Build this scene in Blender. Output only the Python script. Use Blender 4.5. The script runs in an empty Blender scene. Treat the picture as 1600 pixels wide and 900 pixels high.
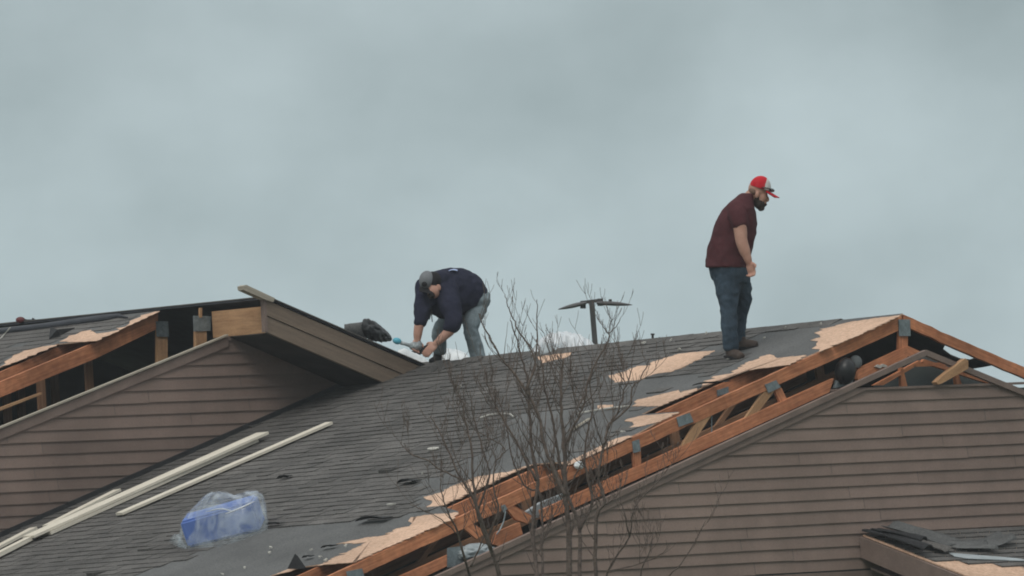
import bpy, bmesh, math, random
from math import sin, cos, radians, pi
from mathutils import Vector as V, Matrix, noise

random.seed(7)
SC = bpy.context.scene
COL = SC.collection

# ------------------------------------------------------------------ camera
F, DIST, CH = 14400.0, 90.0, 3.0
PITCH, ROLL = radians(2.0), 0.055
CAM = V((0, -DIST, CH))
FWD = V((0, cos(PITCH), sin(PITCH)))
_r0 = V((1, 0, 0)); _u0 = _r0.cross(FWD)
RGT = cos(ROLL) * _r0 - sin(ROLL) * _u0
UPV = sin(ROLL) * _r0 + cos(ROLL) * _u0
cd = bpy.data.cameras.new('camera'); cam = bpy.data.objects.new('camera', cd); COL.objects.link(cam)
cd.sensor_width = 36; cd.lens = 36 * F / 1600; cd.clip_start = 1; cd.clip_end = 20000
M = Matrix((RGT, UPV, -FWD)).transposed().to_4x4(); M.translation = CAM
cam.matrix_world = M
SC.camera = cam

# ------------------------------------------------------------------ sky, sun, exposure
world = bpy.data.worlds.new("World"); SC.world = world; world.use_nodes = True
nt = world.node_tree; N = nt.nodes; LK = nt.links
N.clear()
SUN_EL, SUN_ROT = radians(48), radians(200)
wo = N.new('ShaderNodeOutputWorld'); bg = N.new('ShaderNodeBackground'); bg.inputs['Strength'].default_value = 0.1
sky = N.new('ShaderNodeTexSky'); sky.sky_type = 'NISHITA'; sky.sun_disc = False
sky.sun_elevation = SUN_EL; sky.sun_rotation = SUN_ROT; sky.dust_density = 3
tc = N.new('ShaderNodeTexCoord')
mp = N.new('ShaderNodeMapping'); mp.inputs['Scale'].default_value = (20, 20, 27); mp.inputs['Location'].default_value = (14.2, 2.2, 9.4)
n1 = N.new('ShaderNodeTexNoise'); n1.inputs['Scale'].default_value = 1.0; n1.inputs['Detail'].default_value = 6; n1.inputs['Roughness'].default_value = .50
rp = N.new('ShaderNodeValToRGB')
rp.color_ramp.elements[0].position = .30; rp.color_ramp.elements[0].color = (3.62, 4.50, 4.72, 1)
rp.color_ramp.elements[1].position = .66; rp.color_ramp.elements[1].color = (5.75, 6.88, 7.20, 1)
# overcast deck: brighter towards the zenith
sep = N.new('ShaderNodeSeparateXYZ')
zrs = []
for top_ in (2.9, 2.42, 2.28):
    zr_ = N.new('ShaderNodeMapRange'); zr_.inputs['From Min'].default_value = .10; zr_.inputs['From Max'].default_value = 1
    zr_.inputs['To Min'].default_value = 1; zr_.inputs['To Max'].default_value = top_; zrs.append(zr_)
mulz = N.new('ShaderNodeMix'); mulz.data_type = 'RGBA'; mulz.blend_type = 'MULTIPLY'; mulz.inputs[0].default_value = 1
comb = N.new('ShaderNodeCombineColor')
mixs = N.new('ShaderNodeMix'); mixs.data_type = 'RGBA'; mixs.inputs[0].default_value = .93
LK.new(tc.outputs['Generated'], mp.inputs['Vector']); LK.new(mp.outputs[0], n1.inputs['Vector'])
LK.new(n1.outputs['Fac'], rp.inputs[0]); LK.new(tc.outputs['Generated'], sep.inputs[0])
for i in range(3): LK.new(sep.outputs['Z'], zrs[i].inputs['Value']); LK.new(zrs[i].outputs[0], comb.inputs[i])
gr = N.new('ShaderNodeMapRange'); gr.interpolation_type = 'SMOOTHSTEP'
gr.inputs['From Min'].default_value = .034; gr.inputs['From Max'].default_value = .075; gr.inputs['To Min'].default_value = 1.0; gr.inputs['To Max'].default_value = .76
LK.new(sep.outputs['Z'], gr.inputs['Value'])
cmb2 = N.new('ShaderNodeCombineColor'); mul2 = N.new('ShaderNodeMix'); mul2.data_type = 'RGBA'; mul2.blend_type = 'MULTIPLY'; mul2.inputs[0].default_value = 1
for i in range(3): LK.new(gr.outputs[0], cmb2.inputs[i])
LK.new(rp.outputs[0], mul2.inputs[6]); LK.new(cmb2.outputs[0], mul2.inputs[7])
LK.new(mul2.outputs[2], mulz.inputs[6]); LK.new(comb.outputs[0], mulz.inputs[7])
LK.new(sky.outputs[0], mixs.inputs[6]); LK.new(mulz.outputs[2], mixs.inputs[7])
LK.new(mixs.outputs[2], bg.inputs['Color']); LK.new(bg.outputs[0], wo.inputs['Surface'])
sl = bpy.data.lights.new('sun', 'SUN'); sl.energy = 1.1; sl.angle = radians(25); sl.color = (1, .95, .88)
sun = bpy.data.objects.new('sun', sl); COL.objects.link(sun)
_sd = V((sin(SUN_ROT) * cos(SUN_EL), cos(SUN_ROT) * cos(SUN_EL), sin(SUN_EL)))
sun.rotation_euler = (-_sd).to_track_quat('-Z', 'Y').to_euler(); sun.location = (0, 0, 60)
SC.view_settings.view_transform = 'Standard'; SC.view_settings.look = 'None'
SC.view_settings.exposure = 0.0; SC.view_settings.gamma = 1; SC.view_settings.use_curve_mapping = False
SC.cycles.filter_width = 1.9
SC.cycles.max_bounces = 6; SC.cycles.transparent_max_bounces = 12

# ------------------------------------------------------------------ projection helpers (pixels of the 1600x900 photo)
def ray(px, py): return FWD + ((px - 800) / F) * RGT + ((450 - py) / F) * UPV
def proj(P):
    v = P - CAM; k = v.dot(FWD)
    return (800 + F * v.dot(RGT) / k, 450 - F * v.dot(UPV) / k)
TH = radians(38)
WD = V((cos(TH), sin(TH), 0)); DD = V((-sin(TH), cos(TH), 0)); ZD = V((0, 0, 1))
_r = ray(1410, 492); O = CAM + _r * ((DIST - 3) / _r.y)
ZR = O.z
def L(a, b, z): return V((O.x, O.y, 0)) + a * WD + b * DD + V((0, 0, z))
def loc(P):
    q = P - O; return q.dot(WD), q.dot(DD), P.z
def gp(px, py, b):
    r = ray(px, py); t = (b - (CAM - O).dot(DD)) / r.dot(DD); return CAM + r * t
def yp(px, py, Y):
    r = ray(px, py); return CAM + r * ((Y - CAM.y) / r.y)
_A = loc(gp(517, 899, 0)); TP = (ZR - _A[2]) / (-_A[0])
SAG = .008
def pl(px, py, P0, n):
    r = ray(px, py); return CAM + r * ((P0 - CAM).dot(n) / r.dot(n))
NR = (-TP * WD + SAG * DD + ZD).normalized()            # right roof, left slope
UPS = (WD + TP * ZD).normalized()
BDIR = (DD - SAG * ZD).normalized()
def roof(px, py, h=0.0): return pl(px, py, O + NR * h, NR)
def rz(a, b): return ZR + TP * a - SAG * b
S = lambda Y: F / (Y + DIST)                             # pixels per metre at depth Y

# ------------------------------------------------------------------ mesh builder
class MB:
    def __init__(s): s.v = []; s.f = []; s.uv = []; s.t = []; s.m = []
    def face(s, pts, tone=1.0, uv=None, m=0):
        i = len(s.v); s.v += [V(p) for p in pts]; s.f.append(list(range(i, i + len(pts))))
        s.uv.append(uv or [(0, 0)] * len(pts)); s.t.append(tone); s.m.append(m)
    def prism(s, poly, vec, tone=1.0, m=0, m_side=None, axis=None):
        poly = [V(p) for p in poly]; vec = V(vec); n = len(poly)
        ln = max(range(n), key=lambda i: (poly[(i + 1) % n] - poly[i]).length)
        ax = axis or (poly[(ln + 1) % n] - poly[ln]).normalized()
        nn = V((0, 0, 0))
        for i in range(n): nn += (poly[i] - poly[0]).cross(poly[(i + 1) % n] - poly[0])
        flip = nn.dot(vec) > 0
        by = ax.cross(nn.normalized() if nn.length else V((0, 0, 1)))
        o = random.uniform(0, 50)
        U = lambda p, k=0: (p.dot(ax) + o, p.dot(by) + k)
        back = [p + vec for p in poly]
        a = list(reversed(poly)) if flip else poly
        b = back if flip else list(reversed(back))
        s.face(a, tone, [U(p) for p in a], m); s.face(b, tone, [U(p) for p in b], m)
        ms = m if m_side is None else m_side
        for i in range(n):
            j = (i + 1) % n; q = [poly[i], poly[j], back[j], back[i]]
            if not flip: q.reverse()
            s.face(q, tone, [U(poly[i]), U(poly[j]), U(poly[j], vec.length), U(poly[i], vec.length)] if flip else [U(poly[i], vec.length), U(poly[j], vec.length), U(poly[j]), U(poly[i])], ms)
    def beam(s, p0, p1, side, wd, up, ht, tone=1.0):
        """box from p0 to p1 (bottom centre line), wd along side, ht along up"""
        p0 = V(p0); p1 = V(p1); h = V(side) * wd / 2
        s.prism([p0 - h, p0 + h, p0 + h + V(up) * ht, p0 - h + V(up) * ht], p1 - p0, tone)
        ax = (p1 - p0).normalized(); o = random.uniform(0, 50); by = V(up)
        for k in range(len(s.f) - 6, len(s.f)):
            s.uv[k] = [(s.v[i].dot(ax) + o, s.v[i].dot(by) + s.v[i].dot(V(side))) for i in s.f[k]]
    def tube(s, pts, rad, n=8, tone=1.0, m=0):
        pts = [V(p) for p in pts]; rings = []; u = None
        for i, p in enumerate(pts):
            t = (pts[min(i + 1, len(pts) - 1)] - pts[max(i - 1, 0)]).normalized()
            if u is None: u = t.orthogonal().normalized()
            u = (u - t * u.dot(t)); u = u.normalized() if u.length > 1e-6 else t.orthogonal().normalized()
            w = t.cross(u); r = rad[i] if hasattr(rad, '__len__') else rad
            rings.append([p + (u * cos(2 * pi * k / n) + w * sin(2 * pi * k / n)) * r for k in range(n)])
        s.rings(rings, tone, m)
    def rings(s, rings, tone=1.0, m=0, cap=True):
        i0 = len(s.v); n = len(rings[0])
        for r in rings: s.v += r
        for j in range(len(rings) - 1):
            for k in range(n):
                a = i0 + j * n + k; b = i0 + j * n + (k + 1) % n
                s.f.append([a, b, b + n, a + n]); s.uv.append([(0, 0)] * 4); s.t.append(tone); s.m.append(m)
        if cap:
            s.f.append([i0 + k for k in reversed(range(n))]); s.uv.append([(0, 0)] * n); s.t.append(tone); s.m.append(m)
            e = i0 + (len(rings) - 1) * n
            s.f.append([e + k for k in range(n)]); s.uv.append([(0, 0)] * n); s.t.append(tone); s.m.append(m)
    def ell(s, c, ax, ay, az, n=16, k=10, tone=1.0, m=0, e=1.0):
        c = V(c); ax = V(ax); ay = V(ay); az = V(az); rings = []
        sg = lambda x: math.copysign(abs(x) ** e, x)
        for j in range(k + 1):
            ph = -pi / 2 + pi * (.02 + .96 * j / k)
            rings.append([c + az * sg(sin(ph)) + (ax * sg(cos(2 * pi * q / n)) + ay * sg(sin(2 * pi * q / n))) * sg(cos(ph)) for q in range(n)])
        s.rings(rings, tone, m)
    def build(s, name, mat, parent=None, smooth=False, weld=False):
        org = parent_world(parent)
        me = bpy.data.meshes.new(name)
        me.from_pydata([v - org for v in s.v], [], s.f)
        uvl = me.uv_layers.new(name='UVMap'); at = me.attributes.new('tone', 'FLOAT', 'FACE')
        k = 0
        for fi, uvs in enumerate(s.uv):
            at.data[fi].value = s.t[fi]
            for q in uvs: uvl.data[k].uv = q; k += 1
        mats = mat if isinstance(mat, (list, tuple)) else [mat]
        for mm in mats: me.materials.append(mm)
        for p, mi in zip(me.polygons, s.m): p.material_index = mi; p.use_smooth = smooth
        if weld:
            bm = bmesh.new(); bm.from_mesh(me); bmesh.ops.remove_doubles(bm, verts=bm.verts, dist=1e-4); bm.to_mesh(me); bm.free()
        me.update()
        ob = bpy.data.objects.new(name, me); COL.objects.link(ob)
        if parent: ob.parent = parent
        return ob
WORLDLOC = {}
def parent_world(p):
    o = V((0, 0, 0))
    while p is not None: o += p.location; p = p.parent
    return o
def thing(name, label, cat, at, group=None):
    o = bpy.data.objects.new(name, None); COL.objects.link(o); o.location = at; o.empty_display_size = .2
    return tag(o, label, cat, group)
def tag(o, label, cat, group=None):
    o['label'] = label; o['category'] = cat
    if group: o['group'] = group
    return o
def single(name, mb, mat, at, label, cat, group=None, smooth=False, weld=False):
    """a thing that is one mesh, its origin at its base"""
    at = V(at); mb.v = [v - at for v in mb.v]
    o = mb.build(name, mat, None, smooth, weld); o.location = at
    return tag(o, label, cat, group)

# ------------------------------------------------------------------ materials
def mat(name, c1, c2=None, scale=6.0, stretch=(1, 1, 1), rough=.85, bump=0.0, tone=False, uv=False, fine=0.0, spec=.25, detail=5, lo=.35, hi=.65, metal=0.0, fine_scale=60, blotch=0.0):
    m = bpy.data.materials.new(name); m.use_nodes = True; t = m.node_tree; n = t.nodes; l = t.links
    b = n['Principled BSDF']; b.inputs['Roughness'].default_value = rough
    b.inputs['Specular IOR Level'].default_value = spec; b.inputs['Metallic'].default_value = metal
    c2 = c2 or tuple(x * .65 for x in c1)
    tcn = n.new('ShaderNodeTexCoord'); mpn = n.new('ShaderNodeMapping'); mpn.inputs['Scale'].default_value = stretch
    ns = n.new('ShaderNodeTexNoise'); ns.inputs['Scale'].default_value = scale; ns.inputs['Detail'].default_value = detail; ns.inputs['Roughness'].default_value = .6
    r = n.new('ShaderNodeValToRGB'); r.color_ramp.elements[0].position = lo; r.color_ramp.elements[1].position = hi
    r.color_ramp.elements[0].color = (*c2, 1); r.color_ramp.elements[1].color = (*c1, 1)
    l.new(tcn.outputs['UV' if uv else 'Object'], mpn.inputs[0]); l.new(mpn.outputs[0], ns.inputs['Vector']); l.new(ns.outputs['Fac'], r.inputs[0])
    out = r.outputs[0]
    def mul(a, socket):
        mx = n.new('ShaderNodeMix'); mx.data_type = 'RGBA'; mx.blend_type = 'MULTIPLY'; mx.inputs[0].default_value = 1
        l.new(a, mx.inputs[6]); l.new(socket, mx.inputs[7]); return mx.outputs[2]
    if fine:
        n2 = n.new('ShaderNodeTexNoise'); n2.inputs['Scale'].default_value = fine_scale; n2.inputs['Detail'].default_value = 3
        l.new(tcn.outputs['Object'], n2.inputs['Vector'])
        mr = n.new('ShaderNodeMapRange'); mr.inputs['From Min'].default_value = .3; mr.inputs['From Max'].default_value = .7
        mr.inputs['To Min'].default_value = 1 - fine; mr.inputs['To Max'].default_value = 1 + fine
        l.new(n2.outputs['Fac'], mr.inputs[0]); out = mul(out, mr.outputs[0])
    if blotch:
        n3 = n.new('ShaderNodeTexNoise'); n3.inputs['Scale'].default_value = .9; n3.inputs['Detail'].default_value = 4
        l.new(tcn.outputs['Object'], n3.inputs['Vector'])
        mr = n.new('ShaderNodeMapRange'); mr.inputs['From Min'].default_value = .32; mr.inputs['From Max'].default_value = .68
        mr.inputs['To Min'].default_value = 1 - blotch; mr.inputs['To Max'].default_value = 1 + blotch
        l.new(n3.outputs['Fac'], mr.inputs[0]); out = mul(out, mr.outputs[0])
    if tone:
        a = n.new('ShaderNodeAttribute'); a.attribute_name = 'tone'; out = mul(out, a.outputs['Fac'])
    l.new(out, b.inputs['Base Color'])
    if bump:
        bp = n.new('ShaderNodeBump'); bp.inputs['Strength'].default_value = bump; bp.inputs['Distance'].default_value = .02
        l.new(ns.outputs['Fac'], bp.inputs['Height']); l.new(bp.outputs[0], b.inputs['Normal'])
    return m
def plastic(name, col, clear, rough=.3, scale=9):
    m = bpy.data.materials.new(name); m.use_nodes = True; t = m.node_tree; n = t.nodes; l = t.links
    b = n['Principled BSDF']; b.inputs['Base Color'].default_value = (*col, 1); b.inputs['Roughness'].default_value = rough
    b.inputs['Specular IOR Level'].default_value = .5
    tr = n.new('ShaderNodeBsdfTransparent'); mx = n.new('ShaderNodeMixShader')
    tcn = n.new('ShaderNodeTexCoord'); ns = n.new('ShaderNodeTexNoise'); ns.inputs['Scale'].default_value = scale; ns.inputs['Detail'].default_value = 5
    ns.inputs['Distortion'].default_value = 1.5
    mr = n.new('ShaderNodeMapRange'); mr.inputs['From Min'].default_value = .35; mr.inputs['From Max'].default_value = .65
    mr.inputs['To Min'].default_value = min(1, clear + .09); mr.inputs['To Max'].default_value = max(0, clear - .12)
    l.new(tcn.outputs['Object'], ns.inputs['Vector']); l.new(ns.outputs['Fac'], mr.inputs[0]); l.new(mr.outputs[0], mx.inputs[0])
    l.new(b.outputs[0], mx.inputs[1]); l.new(tr.outputs[0], mx.inputs[2]); l.new(mx.outputs[0], n['Material Output'].inputs['Surface'])
    return m
SIDING = mat('brown_siding', (.232, .170, .144), (.205, .15, .127), 2.0, (2, 2, 1.3), .75, tone=True, fine=.07, blotch=.16)
TRIM = mat('brown_trim', (.215, .160, .136), (.165, .122, .105), 4, rough=.7, fine=.08)
FASCIA = mat('weathered_fascia', (.215, .165, .125), (.165, .125, .095), 2.5, (1, 12, 1), .8, uv=True, tone=True, fine=.08)
SHINGLE = mat('asphalt_shingle', (.118, .112, .106), (.090, .086, .082), 3, rough=.95, tone=True, fine=.42, fine_scale=70, blotch=.17)
FELT = mat('roof_felt', (.118, .120, .119), (.092, .094, .094), 1.6, rough=.9, fine=.30, fine_scale=55, blotch=.16)
OSB = mat('bare_sheathing', (.62, .43, .315), (.48, .315, .22), 16, (1, 2.2, 1), .85, tone=True, fine=.17, fine_scale=38, blotch=.16, spec=.15, detail=8)
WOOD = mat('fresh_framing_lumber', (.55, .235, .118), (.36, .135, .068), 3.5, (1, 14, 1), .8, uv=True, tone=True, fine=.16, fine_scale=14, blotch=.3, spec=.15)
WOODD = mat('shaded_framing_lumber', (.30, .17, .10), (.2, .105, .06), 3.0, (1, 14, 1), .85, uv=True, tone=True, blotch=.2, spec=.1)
PLY = mat('plywood_board', (.47, .28, .15), (.34, .19, .10), 3, (1, 9, 1), .85, uv=True, tone=True, fine=.1, blotch=.15)
METAL = mat('galvanised_plate', (.24, .28, .295), (.16, .19, .205), 20, rough=.5, metal=.35, fine=.12)
ATTIC = mat('attic_shade_lining', (.05, .046, .043), (.035, .032, .03), 3, rough=1, spec=.05)  # attic shade put into this near-black colour, deck underside too
DRYBACK = mat('grey_backing_panel', (.085, .10, .10), (.065, .075, .075), 5, rough=.9)
WHITEB = mat('cream_lumber', (.70, .655, .56), (.60, .55, .46), 3, (1, 16, 1), .7, uv=True, tone=True, fine=.06)
GREYB = mat('weathered_board', (.42, .38, .31), (.3, .27, .22), 3, (1, 14, 1), .8, uv=True)
BLACKP = mat('black_plastic', (.012, .013, .015), (.007, .008, .009), 9, rough=.38, spec=.4, bump=.5)
TARPM = mat('dark_tarpaper', (.040, .044, .055), (.025, .027, .034), 5, rough=.6, bump=.4, spec=.4)
WHITEP = mat('white_plastic_sheet', (.72, .75, .76), (.56, .60, .62), 6, rough=.4, spec=.45)
WGP = plastic('hazy_plastic_sheet', (.68, .72, .75), .12, .3, 5)
GREYP = mat('grey_plastic_sheet', (.42, .47, .49), (.30, .34, .36), 6, rough=.4, spec=.45)
CLEARP = plastic('clear_wrap', (.68, .76, .81), .86, .12, 5)
BLUEF = mat('blue_foam', (.12, .20, .50), (.09, .16, .42), 5, rough=.7, fine=.06)
SCRAP = mat('pale_scrap', (.50, .49, .45), (.36, .35, .32), 20, rough=.8)
DKSH = mat('curled_shingle', (.030, .031, .033), (.020, .02, .022), 8, rough=.9, fine=.2)
BARK = mat('grey_brown_bark', (.15, .115, .098), (.085, .066, .057), 18, rough=.95, fine=.2)
LAMPM = mat('dark_bronze_paint', (.055, .052, .052), (.042, .04, .04), 6, rough=.5, spec=.4)
GRASS = mat('grass_ground', (.07, .10, .035), (.05, .07, .03), .6, rough=1, fine=.3, fine_scale=12)
SKIN = mat('skin', (.47, .27, .205), (.40, .215, .16), 9, rough=.6, spec=.35)
BEARD = mat('dark_beard', (.045, .034, .028), (.03, .022, .018), 40, rough=.95, bump=.5)
HAIRM = mat('short_brown_hair', (.20, .125, .095), (.15, .09, .068), 40, rough=.95)
MAROON = mat('maroon_cotton', (.085, .028, .032), (.062, .021, .025), 7, rough=.95, spec=.1, fine=.08)
NAVY = mat('navy_fleece', (.026, .028, .050), (.018, .020, .036), 7, rough=.95, spec=.1, fine=.1)
JEAN1 = mat('dark_denim', (.044, .068, .094), (.024, .039, .056), 8, (1, 1, .5), .9, spec=.12, fine=.12)
JEAN2 = mat('faded_denim', (.24, .29, .31), (.14, .175, .195), 7, (1, 1, .5), .9, spec=.12, fine=.12)
BOOT = mat('brown_work_boot', (.075, .055, .045), (.05, .036, .03), 10, rough=.8)
REDC = mat('red_cap_cloth', (.52, .018, .030), (.42, .014, .024), 12, rough=.8, spec=.15)
WHITEC = mat('white_cap_mesh', (.62, .60, .58), (.5, .48, .47), 30, rough=.85)
GREYC = mat('grey_cap_cloth', (.19, .20, .215), (.15, .16, .17), 15, rough=.85)
BLACKC = mat('black_cloth', (.018, .017, .019), (.012, .012, .013), 15, rough=.9)
LENS = mat('dark_lens', (.01, .01, .012), (.008, .008, .01), 10, rough=.1, spec=.6)
BLUEW = mat('pale_blue_print', (.42, .50, .72), (.34, .42, .64), 15, rough=.9)
CYAN = mat('cyan_plastic', (.10, .40, .52), (.08, .33, .43), 12, rough=.4)
SILVER = mat('silver_tool', (.36, .40, .41), (.2, .22, .23), 30, rough=.4, metal=.3)
REDT = mat('dull_red_tool', (.14, .035, .035), (.09, .025, .025), 12, rough=.5)
SOFF = mat('shade_dark_soffit', (.055, .047, .042), (.035, .03, .028), 3, rough=.95, spec=.1)  # overhang shade put into the near-black soffit colour
LAMPG = mat('dusty_grey_disc', (.14, .155, .16), (.10, .11, .115), 8, rough=.7)

# ------------------------------------------------------------------ ground
g = MB(); R = 1500; nseg = 12
for i in range(nseg):
    for j in range(nseg):
        x0 = -R + 2 * R * i / nseg; x1 = -R + 2 * R * (i + 1) / nseg; y0 = -R + 2 * R * j / nseg; y1 = -R + 2 * R * (j + 1) / nseg
        g.face([(x0, y0, 0), (x1, y0, 0), (x1, y1, 0), (x0, y1, 0)])
go = g.build('ground', GRASS, weld=True); go['kind'] = 'structure'

# ------------------------------------------------------------------ the building
bld = thing('apartment_building', 'brown sided apartment building with two storm torn gables and dark shingle roof', 'building', (O.x, O.y, 0))
BF = -.27                                               # right gable wall plane
def part(name, mb, m, parent=bld, label=None, **k):
    o = mb.build(name, m, parent, **k)
    if label: o['label'] = label
    return o
def gpoly(pts, b): return [gp(x, y, b) for x, y in pts]
def line(p, q, b):                                      # z as function of a on a wall plane
    a0, _, z0 = loc(gp(*p, b)); a1, _, z1 = loc(gp(*q, b)); k = (z1 - z0) / (a1 - a0)
    return (lambda a: z0 + k * (a - a0)), (lambda z: a0 + (z - z0) / k)

def siding(mb, b, zlo, zhi, expo, amin, amax, seed, wave=.004, base=1.0):
    rnd = random.Random(seed); z = zlo
    while z < zhi - .01:
        z1 = min(z + expo, zhi)
        lo0, hi0, lo1, hi1 = amin(z), amax(z), amin(z1), amax(z1)
        if hi0 - lo0 < .05: break
        if hi1 < lo1: lo1 = hi1 = (lo1 + hi1) / 2
        cuts = [lo0]; x = lo0 + rnd.uniform(.6, 3.2)
        while x < hi0 - .5: cuts.append(x); x += rnd.uniform(1.6, 3.7)
        cuts.append(hi0)
        for i in range(len(cuts) - 1):
            p, q = cuts[i], cuts[i + 1]; tn = base * rnd.uniform(.89, 1.09); dz = rnd.uniform(-.005, .005)
            if rnd.random() < .08: tn *= 1.09
            if i: p += .004
            p1 = max(p, lo1) if i else lo1; q1 = min(q, hi1) if i < len(cuts) - 2 else hi1
            if i == 0 and q < lo1: q1 = p1 = lo1
            if q1 < p1: p1 = q1 = (p1 + q1) / 2
            ns = max(1, int((q - p) / .35))
            for s_ in range(ns):
                f0, f1 = s_ / ns, (s_ + 1) / ns
                P = lambda f, top: (p1 + (q1 - p1) * f) if top else (p + (q - p) * f)
                wv = lambda a: wave * noise.noise(V((a * .9, z * 3.1, seed)))
                b0, b1 = b - .021, b - .003
                A, B = P(f0, 0), P(f1, 0); C, D = P(f1, 1), P(f0, 1)
                mb.face([L(A, b0, z + dz + wv(A)), L(B, b0, z + dz + wv(B)), L(C, b1, z1 + .012), L(D, b1, z1 + .012)], tn)
                mb.face([L(A, b, z + dz + wv(A) + .004), L(B, b, z + dz + wv(B) + .004), L(B, b0, z + dz + wv(B)), L(A, b0, z + dz + wv(A))], tn)
        z = z1

# right gable wall
tl_z, tl_a = line((1443, 547), (780, 853), BF)
tr_z, tr_a = line((1443, 547), (1600, 611.5), BF)
ZT = loc(gp(1450, 606, BF))[2]                          # level top of the siding, the triangle above is torn open
ZB = loc(gp(1150, 882, BF))[2]
sd = MB(); ex = .1115
zst = ZT - ex * math.ceil((ZT - ZB) / ex)
siding(sd, BF, zst, ZT, ex, lambda z: tl_a(z + .07), lambda z: min(tr_a(z + .03), 6.0), 3)
wall_r = part('gable_wall', sd, SIDING, label='right gable wall of brown lap siding with an open torn peak')
m = MB()                                                # frieze band, wall below it
m.prism([L(-7.6, BF - .03, zst - .11), L(6, BF - .03, zst - .11), L(6, BF - .03, zst - .012), L(-7.6, BF - .03, zst - .012)], DD * .03)
part('frieze_board', m, TRIM, wall_r)
m = MB(); m.prism([L(-7.6, BF + .01, 0), L(6, BF + .01, 0), L(6, BF + .01, zst - .1), L(-7.6, BF + .01, zst - .1)], DD * .1)
m.prism([L(-7.6, BF + .01, zst - .1)] + [L(6, BF + .01, zst - .1), L(6, BF + .01, ZT - .03)] + [L(tl_a(ZT) + .02, BF + .01, ZT - .03), L(-7.6, BF + .01, tl_z(-7.6) - .1)], DD * .05)
part('wall_core', m, DRYBACK, wall_r)
def strip(fz, a0, a1, top, bot, b, th, mb, tone=1):
    mb.prism([L(a0, b, fz(a0) + bot), L(a1, b, fz(a1) + bot), L(a1, b, fz(a1) + top), L(a0, b, fz(a0) + top)], DD * th, tone)
a_ap = loc(gp(1443, 547, BF))[0]; a_cut = loc(gp(700, 890, BF))[0]; a_le = -8.2
m = MB()
strip(tl_z, a_le, a_ap, 0, -.050, BF - .05, .06, m); m.prism([L(a_le, BF - .033, tl_z(a_le) - .115), L(tl_a(ZT + .115), BF - .033, ZT), L(tl_a(ZT + .054), BF - .033, ZT), L(a_le, BF - .033, tl_z(a_le) - .054)], DD * .03)
part('rake_trim', m, TRIM, wall_r)
m = MB(); strip(tr_z, a_ap + .002, 5, 0, -.056, BF - .048, .05, m); part('rake_trim', m, TRIM, wall_r)
m = MB()                                                # sill and framing of the open triangle
m.prism([L(tl_a(ZT) - .02, BF - .028, ZT), L(tr_a(ZT) + .3, BF - .028, ZT), L(tr_a(ZT) + .3, BF - .028, ZT + .022), L(tl_a(ZT) - .02, BF - .028, ZT + .022)], DD * .06)
part('siding_cap', m, TRIM, wall_r)
m = MB(); m.prism(gpoly([(1365, 604), (1443, 556), (1585, 604)], BF + .17), DD * .015); part('backing_panel', m, DRYBACK, wall_r)
for pts in ([(1407, 574), (1411, 574), (1418, 604), (1409, 604)], [(1492, 583), (1498, 585), (1504, 604), (1495, 604)],
            [(1428, 568), (1483, 566), (1484, 571), (1428, 573)], [(1365, 602), (1437, 563), (1440, 567), (1380, 602)],
            [(1444, 561), (1570, 603), (1558, 604), (1440, 566)]):
    m = MB(); m.prism(gpoly(pts, BF + .07), DD * .04); part('nailer', m, WOOD, wall_r)

# ---- trusses of the right gable
TOPX = lambda x: 492 + .4575 * (1410 - x)
def wob(pts): return pts
truss = MB()
up = [(1409, 493), (1335, 527), (1233, 572.5), (1100, 633.5), (1000, 679), (890, 729), (780, 779), (643, 841), (517, 899), (380, 961)]
def rough(pts, a=.7, step=14):
    out = []
    for p, q_ in zip(pts, pts[1:]):
        n = max(1, int(math.hypot(q_[0] - p[0], q_[1] - p[1]) / step))
        out += [(p[0] + (q_[0] - p[0]) * k / n, p[1] + (q_[1] - p[1]) * k / n + (random.uniform(-a, a) * random.choice((.3, .5, 1, 1.5)) if k else 0)) for k in range(n)]
    return out + [pts[-1]]
def chord(pts, th):
    pts = rough(pts)
    return gpoly(pts + [(x, y + th) for x, y in reversed(pts)], 0)
tr = part('truss', truss := MB(), WOOD) if False else None
sl_g = (gp(1585, 567, 0) - gp(1412, 492, 0)).normalized()
m = MB(); m.prism(chord(up, 21), DD * .045, axis=UPS)
truss_o = part('roof_truss', m, WOOD, label='exposed orange front truss of the right gable')
m = MB(); m.prism(chord([(1412, 491.5), (1499.5, 530.5), (1585, 567), (1700, 617)], 17), DD * .045, axis=sl_g); part('top_chord', m, WOOD, truss_o)
m = MB(); m.prism(gpoly([(1303, 591), (1140, 664), (980, 736), (846, 797), (850, 815), (980, 756), (1140, 685), (1296, 613)], -.004), DD * .045); part('bottom_chord', m, WOOD, truss_o)
m = MB(); m.prism(gpoly([(812, 816), (776, 832), (771, 850), (779, 853), (817, 835)], -.004), DD * .045); part('bottom_chord', m, WOOD, truss_o)
m = MB(); m.prism(gpoly([(703, 866), (640, 894), (560, 930), (560, 950), (700, 884)], -.004), DD * .045); part('bottom_chord', m, WOOD, truss_o)
m = MB(); m.prism(gpoly([(1418, 540), (1350, 572), (1342, 577), (1340, 592), (1342, 597), (1400, 568), (1418, 560)], -.004), DD * .045); part('bottom_chord', m, WOOD, truss_o)
m = MB(); m.prism(gpoly([(1418, 540), (1442, 551), (1442, 561), (1418, 556)], -.004), DD * .045); part('bottom_chord', m, WOOD, truss_o)
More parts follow.
